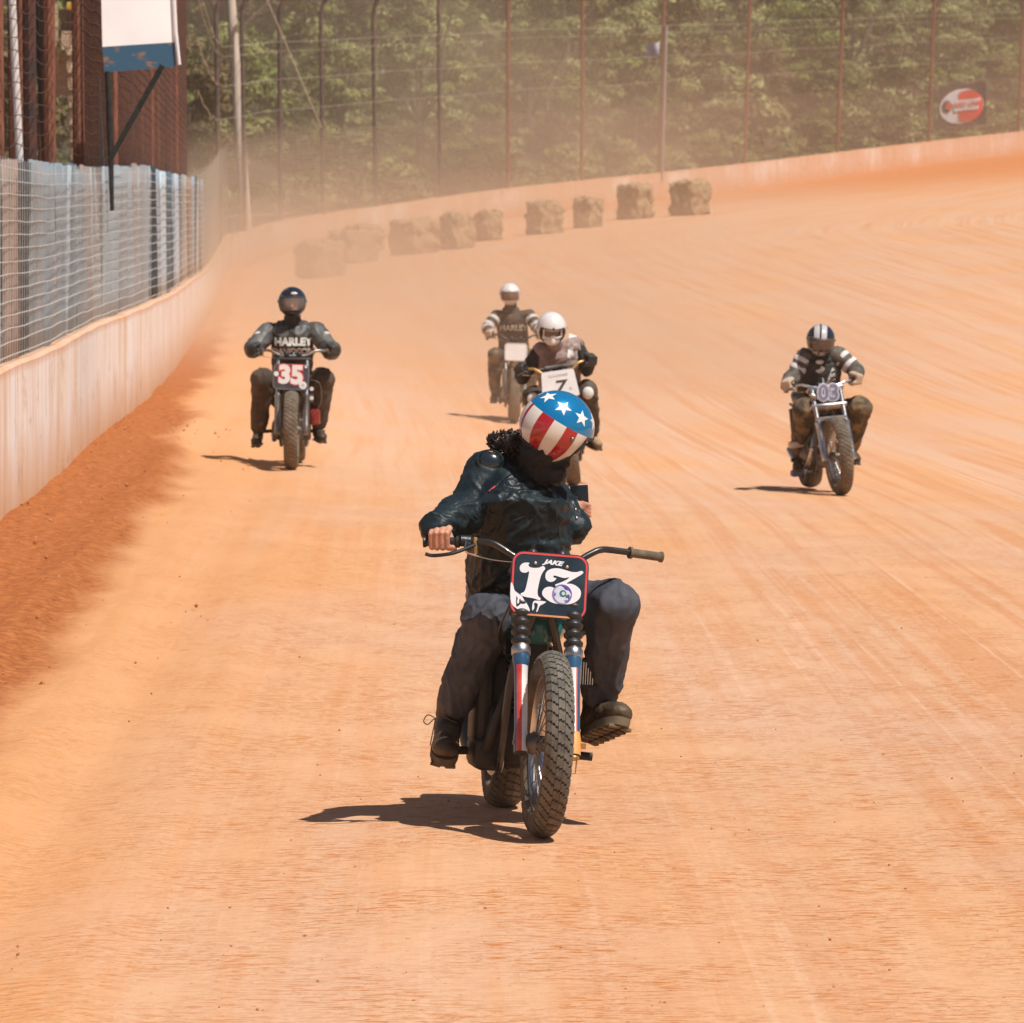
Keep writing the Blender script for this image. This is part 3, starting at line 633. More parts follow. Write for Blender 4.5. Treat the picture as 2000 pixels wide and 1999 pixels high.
for row, (d, step, scs) in enumerate([(8, 7.5, (.55, .8)), (14, 6.5, (.8, 1.05)), (21, 6.5, (.95, 1.2)), (30, 6.5, (1.05, 1.35))]):
    s = e0 - 6 + row*3 - (20 if row > 1 else 0)
    while s < e1:
        px = 1000 + wall_at(s)[0].x/wall_at(s)[0].y*F
        kind = (random.choice([3, 3, 1, 0]) if px < 900 else random.choice([1, 1, 3, 0])) if row < 2 else (random.choice([3, 0, 2]) if px < 1000 else random.choice([0, 1, 4, 1, 2, 0]))
        plant(s, d+random.uniform(-2, 2), kind, random.uniform(*scs), row); s += step*random.uniform(.8, 1.2)
for s in np.arange(58, 165, 13): plant(s, random.uniform(9, 15), random.choice([0, 2]), random.uniform(.7, .9), 1)
i = 0; s = e0
while s < e1:
    q, z = hill_z(s, random.uniform(3.0, 5.5))
    if q.x/q.y*F > 1120: break
    o = bpy.data.objects.new('bush', bme if random.random() < .6 else bme2); C.objects.link(o); k = random.uniform(.7, 1.15)
    px = 1000 + q.x/q.y*F; o.matrix_world = Matrix.Translation((q.x, q.y, z-.3)) @ Matrix.Rotation(random.uniform(0, 6.28), 4, 'Z') @ Matrix.Scale(k, 4)
    tag(o, 'dusty bush behind the mesh ' + where(px), 'bush', 'bushes behind the far wall'); s += random.uniform(2.8, 4.6); i += 1
s = e0 - 14
while s < e1 + 2:
    for d0 in (8.5, 13, 18):
        q, z = hill_z(min(s, e1), d0 + random.uniform(-1.5, 1.5))
        if not 330 < 1000 + q.x/q.y*F < 2120: continue
        o = bpy.data.objects.new('bush', bme if random.random() < .5 else bme2); C.objects.link(o); k = random.uniform(1.1, 1.7)
        px = 1000 + q.x/q.y*F; o.matrix_world = Matrix.Translation((q.x, q.y, z-.5)) @ Matrix.Rotation(random.uniform(0, 6.28), 4, 'Z') @ Matrix.Scale(k, 4)
        tag(o, {8.5: 'low slope bush ', 13: 'middle slope bush ', 18: 'high slope bush '}[d0] + where(px), 'bush', 'bushes on the wooded slope'); i += 1
    s += random.uniform(4.2, 6)
dup_l = {}
for o in S.objects:
    if o.parent is None and o.get('label') and o.get('category') in ('tree', 'bush'): dup_l.setdefault(o['label'], []).append(o)
for lab, os_ in dup_l.items():
    if len(os_) > 1:
        bpy.context.view_layer.update(); os_.sort(key=lambda o: o.matrix_world.translation.x/o.matrix_world.translation.y)
        for k, o in enumerate(os_): o['label'] = lab + [', leftmost', ', second from left', ', third from left', ', fourth from left', ', fifth from left', ', sixth from left', ', seventh from left', ', eighth from left', ', ninth from left', ', tenth from left', ', eleventh from left', ', twelfth from left', ', thirteenth from left'][min(k, 12)]
print('trees', sum(cnt.values()), 'bushes', i)
# ---------------------------------------------------------------- motorcycles
rubber = mat('tyre_rubber', (.045, .040, .034), .85, col2=(.15, .115, .08), nscale=14, bump=.3, bscale=90, contrast=(.3, .75))
rubber_dusty = mat('tyre_dusty', (.11, .085, .06), .9, col2=(.20, .155, .11), nscale=10, bump=.3)
tread_m = mat('tread_rubber', (.085, .078, .066), .8, col2=(.165, .145, .118), nscale=22, bump=.25, bscale=120)
chrome = mat('chrome', (.62, .62, .64), .16, 1.0, col2=(.45, .42, .40), nscale=6, rough2=.4)
steel = mat('dull_steel', (.30, .29, .28), .4, .9, col2=(.20, .17, .14), nscale=8)
alu = mat('cast_aluminium', (.22, .21, .20), .5, .8, col2=(.10, .08, .065), nscale=9)
eng_dark = mat('engine_black', (.007, .009, .011), .6, 0, col2=(.024, .020, .018), nscale=9)
rubber_black = mat('black_rubber', (.012, .014, .016), .42, col2=(.028, .028, .028), nscale=20, bump=.15)
frame_m = mat('frame_paint', (.008, .010, .013), .35, 0, col2=(.022, .020, .019), nscale=9, coat=.3)
brass = mat('brass_fitting', (.45, .24, .08), .4, .7, col2=(.6, .38, .16))
grip_brown = mat('grip_brown', (.12, .095, .065), .85, col2=(.20, .15, .10), nscale=30, bump=.5, bscale=200)
seat_m = mat('seat_vinyl', (.012, .012, .014), .4, col2=(.03, .03, .03))
bolt_m = mat('rusty_bolt', (.40, .20, .10), .5, .7, col2=(.6, .5, .42), nscale=60)

def tyre_mb(Ro, w, xf, blocks=True, nb=50):
    m = MB(xf); prof = []
    hw = w/2; rim = Ro - .098
    for k in range(-10, 11):
        a = k/10*R(112); x = hw*math.sin(a)*(1.0 if abs(k) < 8 else .96); r = (Ro-.055) + .050*math.cos(a)
        prof.append((r - (.0 if abs(k) < 9 else .012), x))
    prof = [(rim, -hw*.55)] + prof + [(rim, hw*.55)]
    m.lathe(prof, axis=(1,0,0), seg=72, mi=0, close=True)
    if blocks:
        pitch = 2*math.pi/nb
        for row in range(-2, 3):
            aa = R(25)*row
            for i in range(nb):
                th = (i + (.4 if row % 2 else 0))*pitch
                vs = []
                da = R(11.8) if abs(row) < 2 else R(13); skew = .22*pitch*(1 if row % 2 else -1)
                for up in (0, 1):
                    for (ea, et) in ((-1, -.50), (-.1, -.50), (.1, -.30), (1, -.30), (1, .50), (.1, .50), (-.1, .30), (-1, .30)):
                        a = aa + ea*da; t = th + et*pitch + skew*ea*.3
                        x = hw*math.sin(a)*1.0; r = (Ro-.055)+.050*math.cos(a); nr = math.cos(a); nx = math.sin(a)
                        r += (-.002 + .0070*up)*nr; x += (-.002+.0070*up)*nx; t -= up*.03*pitch*(1 if et > 0 else -1)
                        vs.append((x, r*math.cos(t), r*math.sin(t)))
                m.add(vs, [tuple(range(8))[::-1], tuple(range(8, 16))] + [(q, (q+1) % 8, 8+(q+1) % 8, 8+q) for q in range(8)], 1)
    return m
def wheel(name, root, xf, Ro, w, mats, hub=.05, disc=None, blocks=True, rimm=None):
    m = MB(xf); rr = Ro-.098; hw = w*.30
    m.lathe([(rr+.012, -hw), (rr+.012, -hw*.7), (rr-.004, -hw*.5), (rr-.004, hw*.5), (rr+.012, hw*.7), (rr+.012, hw), (rr-.008, hw), (rr-.014, hw*.5), (rr-.014, -hw*.5), (rr-.008, -hw)], axis=(1,0,0), seg=64, close=True)
    wh = m.build(name, rimm or chrome, root)
    tyre_mb(Ro, w, xf, blocks).build('tyre', mats, wh, smooth=30)
    m = MB(xf)
    for k in range(36):
        a = 2*math.pi*k/36; b = a + (.32 if k % 4 < 2 else -.32); sx = 1 if k % 2 else -1
        m.tube([(sx*hub*.8, .032*math.cos(b), .032*math.sin(b)), (sx*.008, (rr-.01)*math.cos(a), (rr-.01)*math.sin(a))], .0022, 4)
    m.build('spokes', steel, wh, smooth=60)
    m = MB(xf); m.lathe([(.018, -.085), (.03, -.08), (.045, -hub), (.03, -hub*.6), (.03, hub*.6), (.045, hub), (.03, .08), (.018, .085)], axis=(1,0,0), seg=20); m.build('hub', alu, wh)
    if disc: m = MB(xf); m.lathe([(.06, disc-.003), (.14, disc-.003), (.14, disc+.003), (.06, disc+.003)], axis=(1,0,0), seg=40, close=True); m.build('brake_disc', steel, wh)
    return wh

def poly_mesh(rings, th=.003):
    """flat filled outline(s) in the xz plane, a little thick"""
    cu = bpy.data.curves.new('p', 'CURVE'); cu.dimensions = '2D'; cu.fill_mode = 'BOTH'; cu.extrude = th
    for ring in rings:
        sp = cu.splines.new('POLY'); sp.points.add(len(ring)-1)
        for k, (x, y) in enumerate(ring): sp.points[k].co = (x, y, 0, 1)
        sp.use_cyclic_u = True
    o = bpy.data.objects.new('p', cu); C.objects.link(o); dg = bpy.context.evaluated_depsgraph_get(); dg.update(); me = bpy.data.meshes.new_from_object(o.evaluated_get(dg)); bpy.data.objects.remove(o); me.materials.clear(); return me
def loop2(pts, n=5):
    P = [Vector((x, y, 0)) for x, y in pts]; k = len(P); out = []
    for i in range(k):
        p0, p1, p2, p3 = P[i-1], P[i], P[(i+1) % k], P[(i+2) % k]
        for j in range(n):
            t = j/n; q = .5*((2*p1)+(p2-p0)*t+(2*p0-5*p1+4*p2-p3)*t*t+(3*p1-p0-3*p2+p3)*t**3); out.append((q.x, q.y))
    return out
def rrect(w, h, r, n=8, pinch=0.0):
    out = []
    for (cx, cy, a0) in ((w/2-r, h/2-r, 0), (-w/2+r, h/2-r, 90), (-w/2+r, -h/2+r, 180), (w/2-r, -h/2+r, 270)):
        for k in range(n+1):
            a = R(a0+90*k/n); x = cx+r*math.cos(a); y = cy+r*math.sin(a); out.append((x*(1-pinch*(.5-y/h)), y))
    return out
XZ = Matrix.Rotation(R(90), 4, 'X')

def bike(cfg):
    """local frame: front axle over the origin, rearwards is +y, up is +z"""
    root = empty('motorcycle', cfg['M']); tag(root, cfg['label'], 'motorcycle', 'race motorcycles on the track')
    Ro, w, Wb = cfg.get('R', .345), cfg.get('w', .105), cfg.get('W', 1.40); rake = R(cfg.get('rake', 25)); far = cfg.get('far', False)
    ax = Vector((0, math.sin(rake), math.cos(rake)))                 # along the fork, upwards
    piv = Vector((0, .055, Ro))
    ST = Matrix.Translation(piv) @ Matrix.Rotation(R(cfg.get('steer', 2)), 4, ax) @ Matrix.Translation(-piv)
    XW = ST @ Matrix.Translation((0, 0, Ro))
    tm = [rubber_dusty if far else rubber, rubber_dusty if far else tread_m]
    wheel('front_wheel', root, XW, Ro, w, tm)
    wheel('rear_wheel', root, Matrix.Translation((0, Wb, Ro-.005)), Ro-.005, w*1.32, tm, disc=-.07, blocks=not far or True)
    axle = Vector((0, 0, Ro)); fo = Vector((0, .0, 0)); half = cfg.get('fork', .10)
    Lf = cfg.get('fork_len', .72)
    for sx in (-1, 1):
        c = lambda t: axle + ax*t + Vector((sx*half, 0, 0)); ch = cfg.get('slider')
        m = MB(ST)
        if cfg.get('flag_fork'):
            def fm(i, d):
                if i < 1: return 0
                return cfg['seg'](sx, d.x, d.y, i)
            prof = [(.020, -.045), (.026, -.04), (.028, .02), (.024, .05), (.0245, .12), (.025, .20), (.0255, .27), (.027, .30), (.032, .325), (.032, .345), (.026, .352)]
            m.lathe(prof, origin=c(0), axis=ax, seg=24, mifn=fm)
            leg = m.build('fork_leg', cfg['fork_mats'], root)
            m = MB(ST); m.lathe([(.033, .345), (.036, .35), (.036, .375), (.03, .385)], origin=c(0), axis=ax, seg=24); m.build('fork_collar', chrome, leg)
        else:
            m.lathe([(.022, -.04), (.028, -.03), (.028, .05), (.026, .30), (.031, .31), (.031, .33), (.026, .335)], origin=c(0), axis=ax, seg=20); leg = m.build('fork_leg', ch or eng_dark, root)
        if cfg.get('gaiter'):
            m = MB(ST); prof = [(.026, .378)]
            for k in range(5): h = .385+.036*k; prof += [(.024, h), (.036, h+.012), (.037, h+.020), (.025, h+.034)]
            prof.append((.024, .385+.036*5)); m.lathe(prof, origin=c(0), axis=ax, seg=24); m.build('fork_gaiter', rubber_black, leg, smooth=50)
        m = MB(ST); m.lathe([(.019, .30), (.019, Lf)], origin=c(0), axis=ax, seg=16); m.build('fork_stanchion', chrome, leg)
        if sx > 0 and not far:
            m = MB(ST); m.lathe([(.021, -.052), (.021, -.045)], origin=c(0), axis=ax); m.tube([c(0)+Vector((-.01, -.01, -.05)), c(0)+Vector((-.012, -.01, -.105)), c(0)+Vector((.012, -.01, -.10)), c(0)+Vector((.014, -.01, -.05))], .003, 6); m.box(c(0)+Vector((.035, 0, 0)), (.02, .02, .02)); m.build('axle_clamp', brass, leg)
    m = MB(ST); m.tube([axle-Vector((half+.03, 0, 0)), axle+Vector((half+.03, 0, 0))], .009, 10); m.build('front_axle', steel, root)
    if cfg.get('fork_brace'):
        m = MB(ST); q = axle+ax*.36; m.box(q+Vector((0, -.005, 0)), (half*2+.03, .05, .035), bev=.01); m.build('fork_brace', chrome, root)
    # triple clamps
    m = MB(ST)
    for t in (Lf-.17, Lf-.005):
        q = axle+ax*t + Vector((0, .03, 0)); m.box(q, (half*2+.075, .10, .028), rot=Matrix.Rotation(-rake, 3, 'X'), bev=.012)
    m.tube([axle+ax*(Lf-.2)+Vector((0, .055, 0)), axle+ax*(Lf+.03)+Vector((0, .055, 0))], .026, 14); m.build('triple_clamp', cfg.get('clamp', eng_dark), root)
    # handlebar
    H = cfg.get('bar', dict(w=.43, rise=.06, z=.05, back=.13)); top = axle + ax*(Lf+.02) + Vector((0, .02, 0)); bw = H['w']; rs = H['rise']; bk = H['back']
    bp_ = lambda x, y, z: top + Vector((x, y, z + H['z']))
    half_pts = [(0, 0, 0), (.075, 0, 0), (.115, .005, .004), (.165, .02, rs*.65), (.205, .035, rs), (.26, .06, rs*1.02), (bw, bk, rs*.72)]
    path = [bp_(-x, y, z) for x, y, z in half_pts[::-1]] + [bp_(x, y, z) for x, y, z in half_pts[1:]]
    sp = smoothpath(path, 5); m = MB(ST); m.tube(sp, .0125, 12); hb = m.build('handlebar', cfg.get('bar_m', frame_m), root)
    if H.get('brace'): m = MB(ST); m.tube([bp_(-.165, .02, rs*.8), bp_(.165, .02, rs*.8)], .009, 8); m.tube([bp_(-.10, .012, rs*.8), bp_(.10, .012, rs*.8)], .022, 10); m.build('bar_pad', cfg.get('pad_m', alu), hb)
    for sx in (-1, 1):
        a = Vector((sx*bw, bk, rs*.72)); b = Vector((sx*.26, .06, rs*1.02)); d = (b-a).normalized(); m = MB(ST)
        prof = [(.021, 0), (.021, .008), (.017, .012)]
        for k in range(9): prof += [(.0175, .016+k*.0115), (.0165, .022+k*.0115)]
        prof += [(.0175, .122), (.023, .126), (.023, .136), (.013, .138)]
        m.lathe(prof, origin=bp_(*a), axis=d, seg=18); m.build('grip', cfg.get('grip_m', grip_brown) if sx > 0 else rubber_black, hb, smooth=50)
    # lever, perch and cable on the image left
    a = bp_(-.30, .075, rs*1.0); m = MB(ST); m.tube([a-Vector((.018, 0, 0)), a+Vector((.018, 0, 0))], .022, 12); m.box(a+Vector((.01, -.02, -.018)), (.02, .03, .03), bev=.005); m.build('throttle_housing', rubber_black, hb)
    m = MB(ST); a2 = a + Vector((.035, -.01, 0)); m.box(a2, (.016, .035, .035), bev=.005); m.tube([a2+Vector((0, -.02, -.01)), a2+Vector((.004, -.02, -.045))], .007, 8); m.build('lever_perch', brass, hb)
    m = MB(ST); m.tube(smoothpath([a2+Vector((0, -.02, -.01)), a+Vector((-.05, -.075, -.045)), bp_(-bw+.03, bk-.085, rs*.7-.045), bp_(-bw-.0, bk-.08, rs*.7-.04)], 4), .007, 8); m.build('brake_lever', eng_dark, hb)
    m = MB(ST); m.tube(smoothpath([a+Vector((.0, -.03, -.0)), a+Vector((.0, -.035, -.035)), a+Vector((.03, -.035, -.048)), bp_(-.20, .02, rs-.062), bp_(-.11, .0, -.015)], 5), [.0048]*8+[.0048]*4+[.002]*9, 6); m.tube([bp_(-.115, 0, -.012), bp_(-.08, 0, -.008)], .011, 8); m.build('cable', chrome, hb)
    for sx in (-1, 1): m = MB(ST); m.ball(bp_(sx*.055, -.004, .012), (.024, .024, .03)); m.tube([bp_(sx*.055, -.004, -.05), bp_(sx*.055, -.004, 0)], .018, 12); m.tube([bp_(sx*.055, -.004, .035), bp_(sx*.055, -.004, .058)], .007, 8); m.build('bar_clamp', rubber_black, hb)
    GRIPS = {}
    for s_, sx in (('l', -1), ('r', 1)):
        a = Vector((sx*bw, bk, rs*.72)); b = Vector((sx*.26, .06, rs*1.02)); d = (b-a).normalized(); MM = cfg['M'] @ ST
        GRIPS[s_] = (MM @ bp_(*(a+d*cfg.get('hold', .062))), MM.to_3x3() @ d)
    # number plate
    P = cfg.get('plate')
    if P:
        pc = axle + ax*P.get('t', .63) + Vector((P.get('x', 0), P.get('y', -.055), 0)); pw, ph = P['w'], P['h']
        PX = ST @ Matrix.Translation(pc) @ Matrix.Rotation(R(P.get('tilt', -14)), 4, 'X') @ Matrix.Rotation(R(P.get('roll', 0)), 4, 'Y')
        def layer(name, rings, mm, lift, par, th=.0008):
            me = poly_mesh(rings, th); me.transform(PX @ Matrix.Translation((0, -lift, 0)) @ XZ); return link_mesh(name, me, mm, par)
        pl = layer('number_plate', [rrect(pw, ph, P.get('r', .045), pinch=P.get('pinch', 0))], P['m'], 0, root, .002)
        P['draw'](layer, pl, PX, pw, ph)
    # tank
    T = cfg.get('tank_m')
    m = MB(); rr = []
    tp = [(.40, .75, .045, .05), (.46, .765, .095, .085), (.56, .775, .128, .10), (.68, .775, .13, .098), (.80, .765, .105, .085), (.90, .75, .07, .06), (.95, .74, .03, .03)]
    vs = []; fs = []; sg_ = 20; tz = cfg.get('tank_z', 0)
    for (y, z, a, b) in tp:
        for k in range(sg_):
            t = 2*math.pi*k/sg_; vs.append((a*cfg.get('tank_w', 1)*math.copysign(abs(math.cos(t))**.8, math.cos(t)), y, z+tz + b*math.copysign(abs(math.sin(t))**.8, math.sin(t))))
    for i in range(len(tp)-1):
        for k in range(sg_): fs.append((i*sg_+k, i*sg_+(k+1) % sg_, (i+1)*sg_+(k+1) % sg_, (i+1)*sg_+k))
    fs += [tuple(range(sg_)), tuple((len(tp)-1)*sg_+k for k in range(sg_))[::-1]]
    m.add(vs, fs); tk = m.build('fuel_tank', T, root, smooth=60); sub = tk.modifiers.new('s', 'SUBSURF'); sub.levels = 1; sub.render_levels = 1
    m = MB(); m.lathe([(.03, 0), (.03, .02), (.02, .028)], origin=(0, .62, .87+tz)); m.build('tank_cap', chrome, tk)
    # frame, engine, seat, exhaust
    m = MB(); hd = Vector((0, .36, .90)); 
    m.tube([(0, .30, .82), (0, .40, 1.0)], .032, 12)
    for sx in (-1, 1):
        m.tube(smoothpath([(sx*.02, .36, .84), (sx*.09, .43, .60), (sx*.11, .47, .34), (sx*.11, .60, .20), (sx*.11, .92, .20), (sx*.11, 1.02, .36), (sx*.11, .98, .66)], 4), .016, 8)
        m.tube(smoothpath([(sx*.03, .38, .92), (sx*.10, .62, .80), (sx*.12, 1.0, .74), (sx*.11, 1.42, .76)], 4), .014, 8)
        m.tube([(sx*.115, 1.0, .38), (sx*.105, Wb, Ro)], .017, 8); m.tube([(sx*.13, 1.28, .72), (sx*.12, Wb-.02, Ro+.02)], [.026, .018], 10)
    m.build('frame', frame_m, root)
    en = MB(); en.ball((-.04, .74, .34), (.16, .21, .14)); en.box((-.03, .80, .52), (.26, .26, .22), bev=.03); en.box((-.10, 1.0, .42), (.12, .34, .24), bev=.03); en.box((0, .72, .33), (.22, .34, .2), bev=.03); en.lathe([(.10, -.15), (.11, -.14), (.11, .14), (.10, .15)], origin=(0, .66, .34), axis=(1,0,0), seg=24)
    eng = en.build('engine', eng_dark if not cfg.get('alu_engine') else alu, root)
    m = MB(); ly = R(-12)
    for (y0, tilt) in (((.63, -8), (.80, 14)) if cfg.get('twin') else ((.66, -6),)):
        rot = Matrix.Rotation(R(-tilt), 3, 'X'); b = Vector((0, y0, .43))
        for k in range(9): m.box(b + rot @ Vector((0, 0, .02+k*.022)), (.17 if k < 6 else .19, .17, .010), rot=rot, bev=.003)
        m.box(b + rot @ Vector((0, 0, .10)), (.11, .11, .22), rot=rot, bev=.02)
    m.build('cylinder', cfg.get('cyl_m', alu), eng, smooth=30)
    m = MB()
    for sx in ((-1, 1) if cfg.get('twin') else (-1,)):
        m.tube(smoothpath([(sx*.05, .58, .56), (sx*.10, .50, .50), (sx*.15, .50, .34), (sx*.17, .66, .24), (sx*.18, 1.0, .26), (sx*.17, 1.35, .36)], 5), [.02]*16+[.024]*4+[.032]*6, 12)
    m.build('exhaust', cfg.get('pipe_m', steel), root)
    if cfg.get('side_cover'): m = MB(); m.box((-.17, .78, .46), (.06, .34, .36), bev=.03); m.box((-.15, .70, .26), (.12, .30, .12), bev=.03); m.box((-.12, 1.02, .62), (.10, .24, .24), bev=.03); m.build('side_cover', eng_dark, root)
    m = MB(); m.box((0, 1.10, .80), (.24, .42, .07), bev=.03); m.box((0, 1.33, .83), (.22, .12, .09), bev=.03); m.build('seat', seat_m, root)
    m = MB(); vs = []
    for k in range(10):
        a = R(20+k*12); y = Wb + (Ro+.04)*math.cos(math.pi-a)*1.0; z = Ro + (Ro+.04)*math.sin(a)
        vs.append((y, z))
    for j, (y, z) in enumerate(vs[:-1]):
        y2, z2 = vs[j+1]; m.box((0, (y+y2)/2, (z+z2)/2), (.13, math.hypot(y2-y, z2-z)+.004, .006), rot=Matrix.Rotation(math.atan2(z2-z, y2-y), 3, 'X'))
    m.build('rear_fender', cfg.get('fender_m', T), root)
    for sx in (-1, 1):
        m = MB(); m.tube([(sx*.11, .80, .31+cfg.get('peg', 0)), (sx*.27, .80+.0*sx, .30+cfg.get('peg', 0))], .016, 10); m.box((sx*.12, .80, .30), (.04, .06, .06), bev=.01); m.build('footpeg', eng_dark, root)
    m = MB(); m.tube([(-.08, .66, .28), (.06, .50, .28)], .007, 8); m.lathe([(.014, 0), (.018, .004), (.014, .01)], origin=(-.085, .66, .28), axis=(1,0,0), seg=12); m.build('engine_bolt', bolt_m, root)
    m = MB(); m.box((.075, 1.0, .37), (.015, .75, .012)); m.box((.075, 1.0, .29), (.015, .75, .012)); m.lathe([(.07, -.004), (.085, 0), (.07, .004)], origin=(.075, Wb, Ro), axis=(1,0,0), seg=30); m.build('chain', steel, root)
    # air filter / finned box on the image right
    ac = Vector(cfg.get('air', (.155, .60, .56))); m = MB(); m.box(ac, (.07, .10, .012), rot=None); m.box(ac+Vector((0, 0, .10)), (.075, .10, .012), bev=.004); m.box(ac+Vector((0, .02, .05)), (.055, .06, .09)); m.box(ac+Vector((.03, -.03, .05)), (.01, .02, .10))
    af = m.build('air_filter', eng_dark, root); m = MB()
    for k in range(6): m.box(ac+Vector((-.027+k*.009, -.042, .05)), (.0035, .008, .085))
    m.build('filter_fins', chrome, af, smooth=0)
    if cfg.get('extra'): cfg['extra'](root, ST, axle, ax)
    return root, GRIPS

# ---------------------------------------------------------------- people
skin_m = mat('skin', (.50, .22, .13), .5, col2=(.66, .34, .23), nscale=26, bump=.25, bscale=120, contrast=(.3, .7))
visor_m = mat('visor', (.30, .26, .24), .08, 0, col2=(.34, .30, .28), spec=.8, alpha=.38)
visor_dark = mat('dark_visor', (.035, .022, .02), .08, 0, col2=(.07, .035, .028), spec=.9, coat=.5)
trim_m = mat('helmet_trim', (.012, .014, .016), .5, col2=(.03, .03, .03))
lin_m = mat('helmet_lining', (.014, .014, .016), .95, col2=(.03, .03, .03))
def frame_from(front, up):
    """x = the wearer's left, -y = front, z = up"""
    f = Vector(front).normalized(); u = Vector(up); u = (u - f*u.dot(f)).normalized(); y = -f; x = y.cross(u); return Matrix((x, y, u)).transposed()
def helmet(root, c, front, up, size, shell_m, full=False, stripe=None, visor=None, peak=False, trim=trim_m):
    Q = frame_from(front, up).to_4x4(); X = Matrix.Translation(c) @ Q; rx, ry, rz = .127*size, .141*size, .138*size
    nu, nv = 72, 40; v = []; f = []; grid = {}
    def elmin(a):                                   # a: degrees from the face
        a = abs(a)
        if full: return -62
        if a < 52: return 14
        if a < 74: t = (a-52)/22; t = t*t*(3-2*t); return 14 - t*72
        if a < 120: t = (a-74)/46; return -58 + t*14
        return -44 + (a-120)/60*2
    for j in range(nv+1):
        for i in range(nu):
            a = -180 + 360*i/nu; e = 90 + (elmin(a)-90)*j/nv; ar = R(a); er = R(e)
            k = 1.0
            if full and e < 5 and abs(a) < 80: k += .16*math.cos(R(a*90/80))*min(1, (5-e)/35)
            if e < -20: k *= 1 - .0016*(-20-e)
            x = math.sin(ar)*math.cos(er)*rx*k; y = -math.cos(ar)*math.cos(er)*ry*k; z = math.sin(er)*rz
            v.append((x, y, z)); grid[(i, j)] = (a, e)
    win = lambda a, e: full and abs(a) < 62 and -31 < e < 17
    for j in range(nv):
        for i in range(nu):
            i2 = (i+1) % nu; a, e = grid[(i, j)]; e2 = grid[(i, j+1)][1]; am = a+180/nu
            if win(am, (e+e2)/2): continue
            f.append((j*nu+i, (j+1)*nu+i, (j+1)*nu+i2, j*nu+i2))
    me = bpy.data.meshes.new('helmet'); me.from_pydata(v, [], f); bm = bmesh.new(); bm.from_mesh(me)
    bmesh.ops.remove_doubles(bm, verts=bm.verts, dist=1e-5); bmesh.ops.delete(bm, geom=[x_ for x_ in bm.verts if not x_.link_faces], context='VERTS'); bmesh.ops.recalc_face_normals(bm, faces=bm.faces)
    loops = []; bd = {e for e in bm.edges if e.is_boundary}
    while bd:
        e = bd.pop(); lp = [e.verts[0], e.verts[1]]
        while True:
            nx = [q for q in lp[-1].link_edges if q in bd]
            if not nx: break
            q = nx[0]; bd.discard(q); o_ = q.other_vert(lp[-1]); 
            if o_ == lp[0]: break
            lp.append(o_)
        loops.append([x_.co.copy() for x_ in lp])
    bm.to_mesh(me); bm.free(); me.shade_smooth()
    hm = link_mesh('helmet', me, [shell_m, lin_m], root); hm.matrix_local = X; md = hm.modifiers.new('t', 'SOLIDIFY'); md.thickness = .012; md.offset = -1; md.material_offset = 1
    m = MB()
    for lp in loops:
        if len(lp) > 8: m.tube(lp, .0058*size, 8, closed=True)
    m.build('trim', trim, hm)
    if full and visor:
        m = MB(); vs = []; fs = []
        for j in range(9):
            for i in range(21): a = R(-66+132*i/20); e = R(-33+54*j/8); k = 1.02 + (.16*math.cos(R(math.degrees(a)*90/80))*min(1, max(0, 5-math.degrees(e))/35)); vs.append((math.sin(a)*math.cos(e)*rx*k, -math.cos(a)*math.cos(e)*ry*k, math.sin(e)*rz*1.02))
        for j in range(8):
            for i in range(20): fs.append((j*21+i, j*21+i+1, (j+1)*21+i+1, (j+1)*21+i))
        m.add(vs, fs); m.build('visor', visor, hm, smooth=60)
    if peak:
        m = MB(); vs = []; fs = []
        for j in range(4):
            for i in range(17): a = R(-52+104*i/16); rr = 1.0+.13*j*math.cos(a*.9); vs.append((math.sin(a)*rx*rr*.98, -math.cos(a)*ry*rr, rz*(.26+.02*j)))
        for j in range(3):
            for i in range(16): fs.append((j*17+i, j*17+i+1, (j+1)*17+i+1, (j+1)*17+i))
        m.add(vs, fs); o = m.build('peak', peak, hm, smooth=60); o.modifiers.new('t', 'SOLIDIFY').thickness = .003
    for sx in (-1, 1): m = MB(); m.ball((sx*rx*1.0, -.02, .01), (.006, .009, .009)); m.build('snap', steel, hm)
    return hm, X, (rx, ry, rz)

def hand_shape(m, G, a, wrist, fwd=Vector((0, -1, 0)), sc=1.0, fat=1.0, bar=.0175, bend=0.0):
    """four fingers curled round a bar through G, a = direction along the bar towards the thumb"""
    a = a.normalized(); f = (fwd - a*fwd.dot(a)).normalized(); u = a.cross(f); u = u if u.z > 0 else -u
    pos = lambda ang, r, t: G + a*t + (f*math.cos(R(ang)) + u*math.sin(R(ang)))*r
    lens = [(.0315, 0), (.0105, 1.08), (-.0105, 1.03), (-.030, .86)]
    for k, (t, q) in enumerate(lens):
        t *= sc; q = q or 1.0; r = (.0106 - .0008*(k == 3) - .0002*k)*sc*fat; rb = bar + r*.92
        mcp = pos(116, rb+(.026 + .008*(q-1)*8*.5)*sc, t*1.02); pip = pos(44, rb+.021*sc*q, t); dip = pos(-38, rb+.007*q, t); tip = pos(-110, rb+.001, t)
        m.caps(mcp, pip, r*1.22, r*1.06); m.ball(pip, r*1.12); m.caps(pip, dip, r*1.03, r*.95); m.caps(dip, tip, r*.95, r*.82)
        b = wrist + (mcp-wrist)*.25; m.caps(b, mcp, .017*sc*fat, r*1.35)
    th0 = wrist + (pos(112, bar+.03, .03*sc)-wrist)*.35 + a*.014*sc; th1 = pos(200, bar+.020*sc, .044*sc); th2 = pos(268, bar+.014*sc, .052*sc); th3 = pos(318, bar+.012*sc, .05*sc)
    r = .0125*sc*fat; m.caps(th0, th1, r*1.4, r*1.1); m.caps(th1, th2, r*1.05, r); m.caps(th2, th3, r, r*.85)

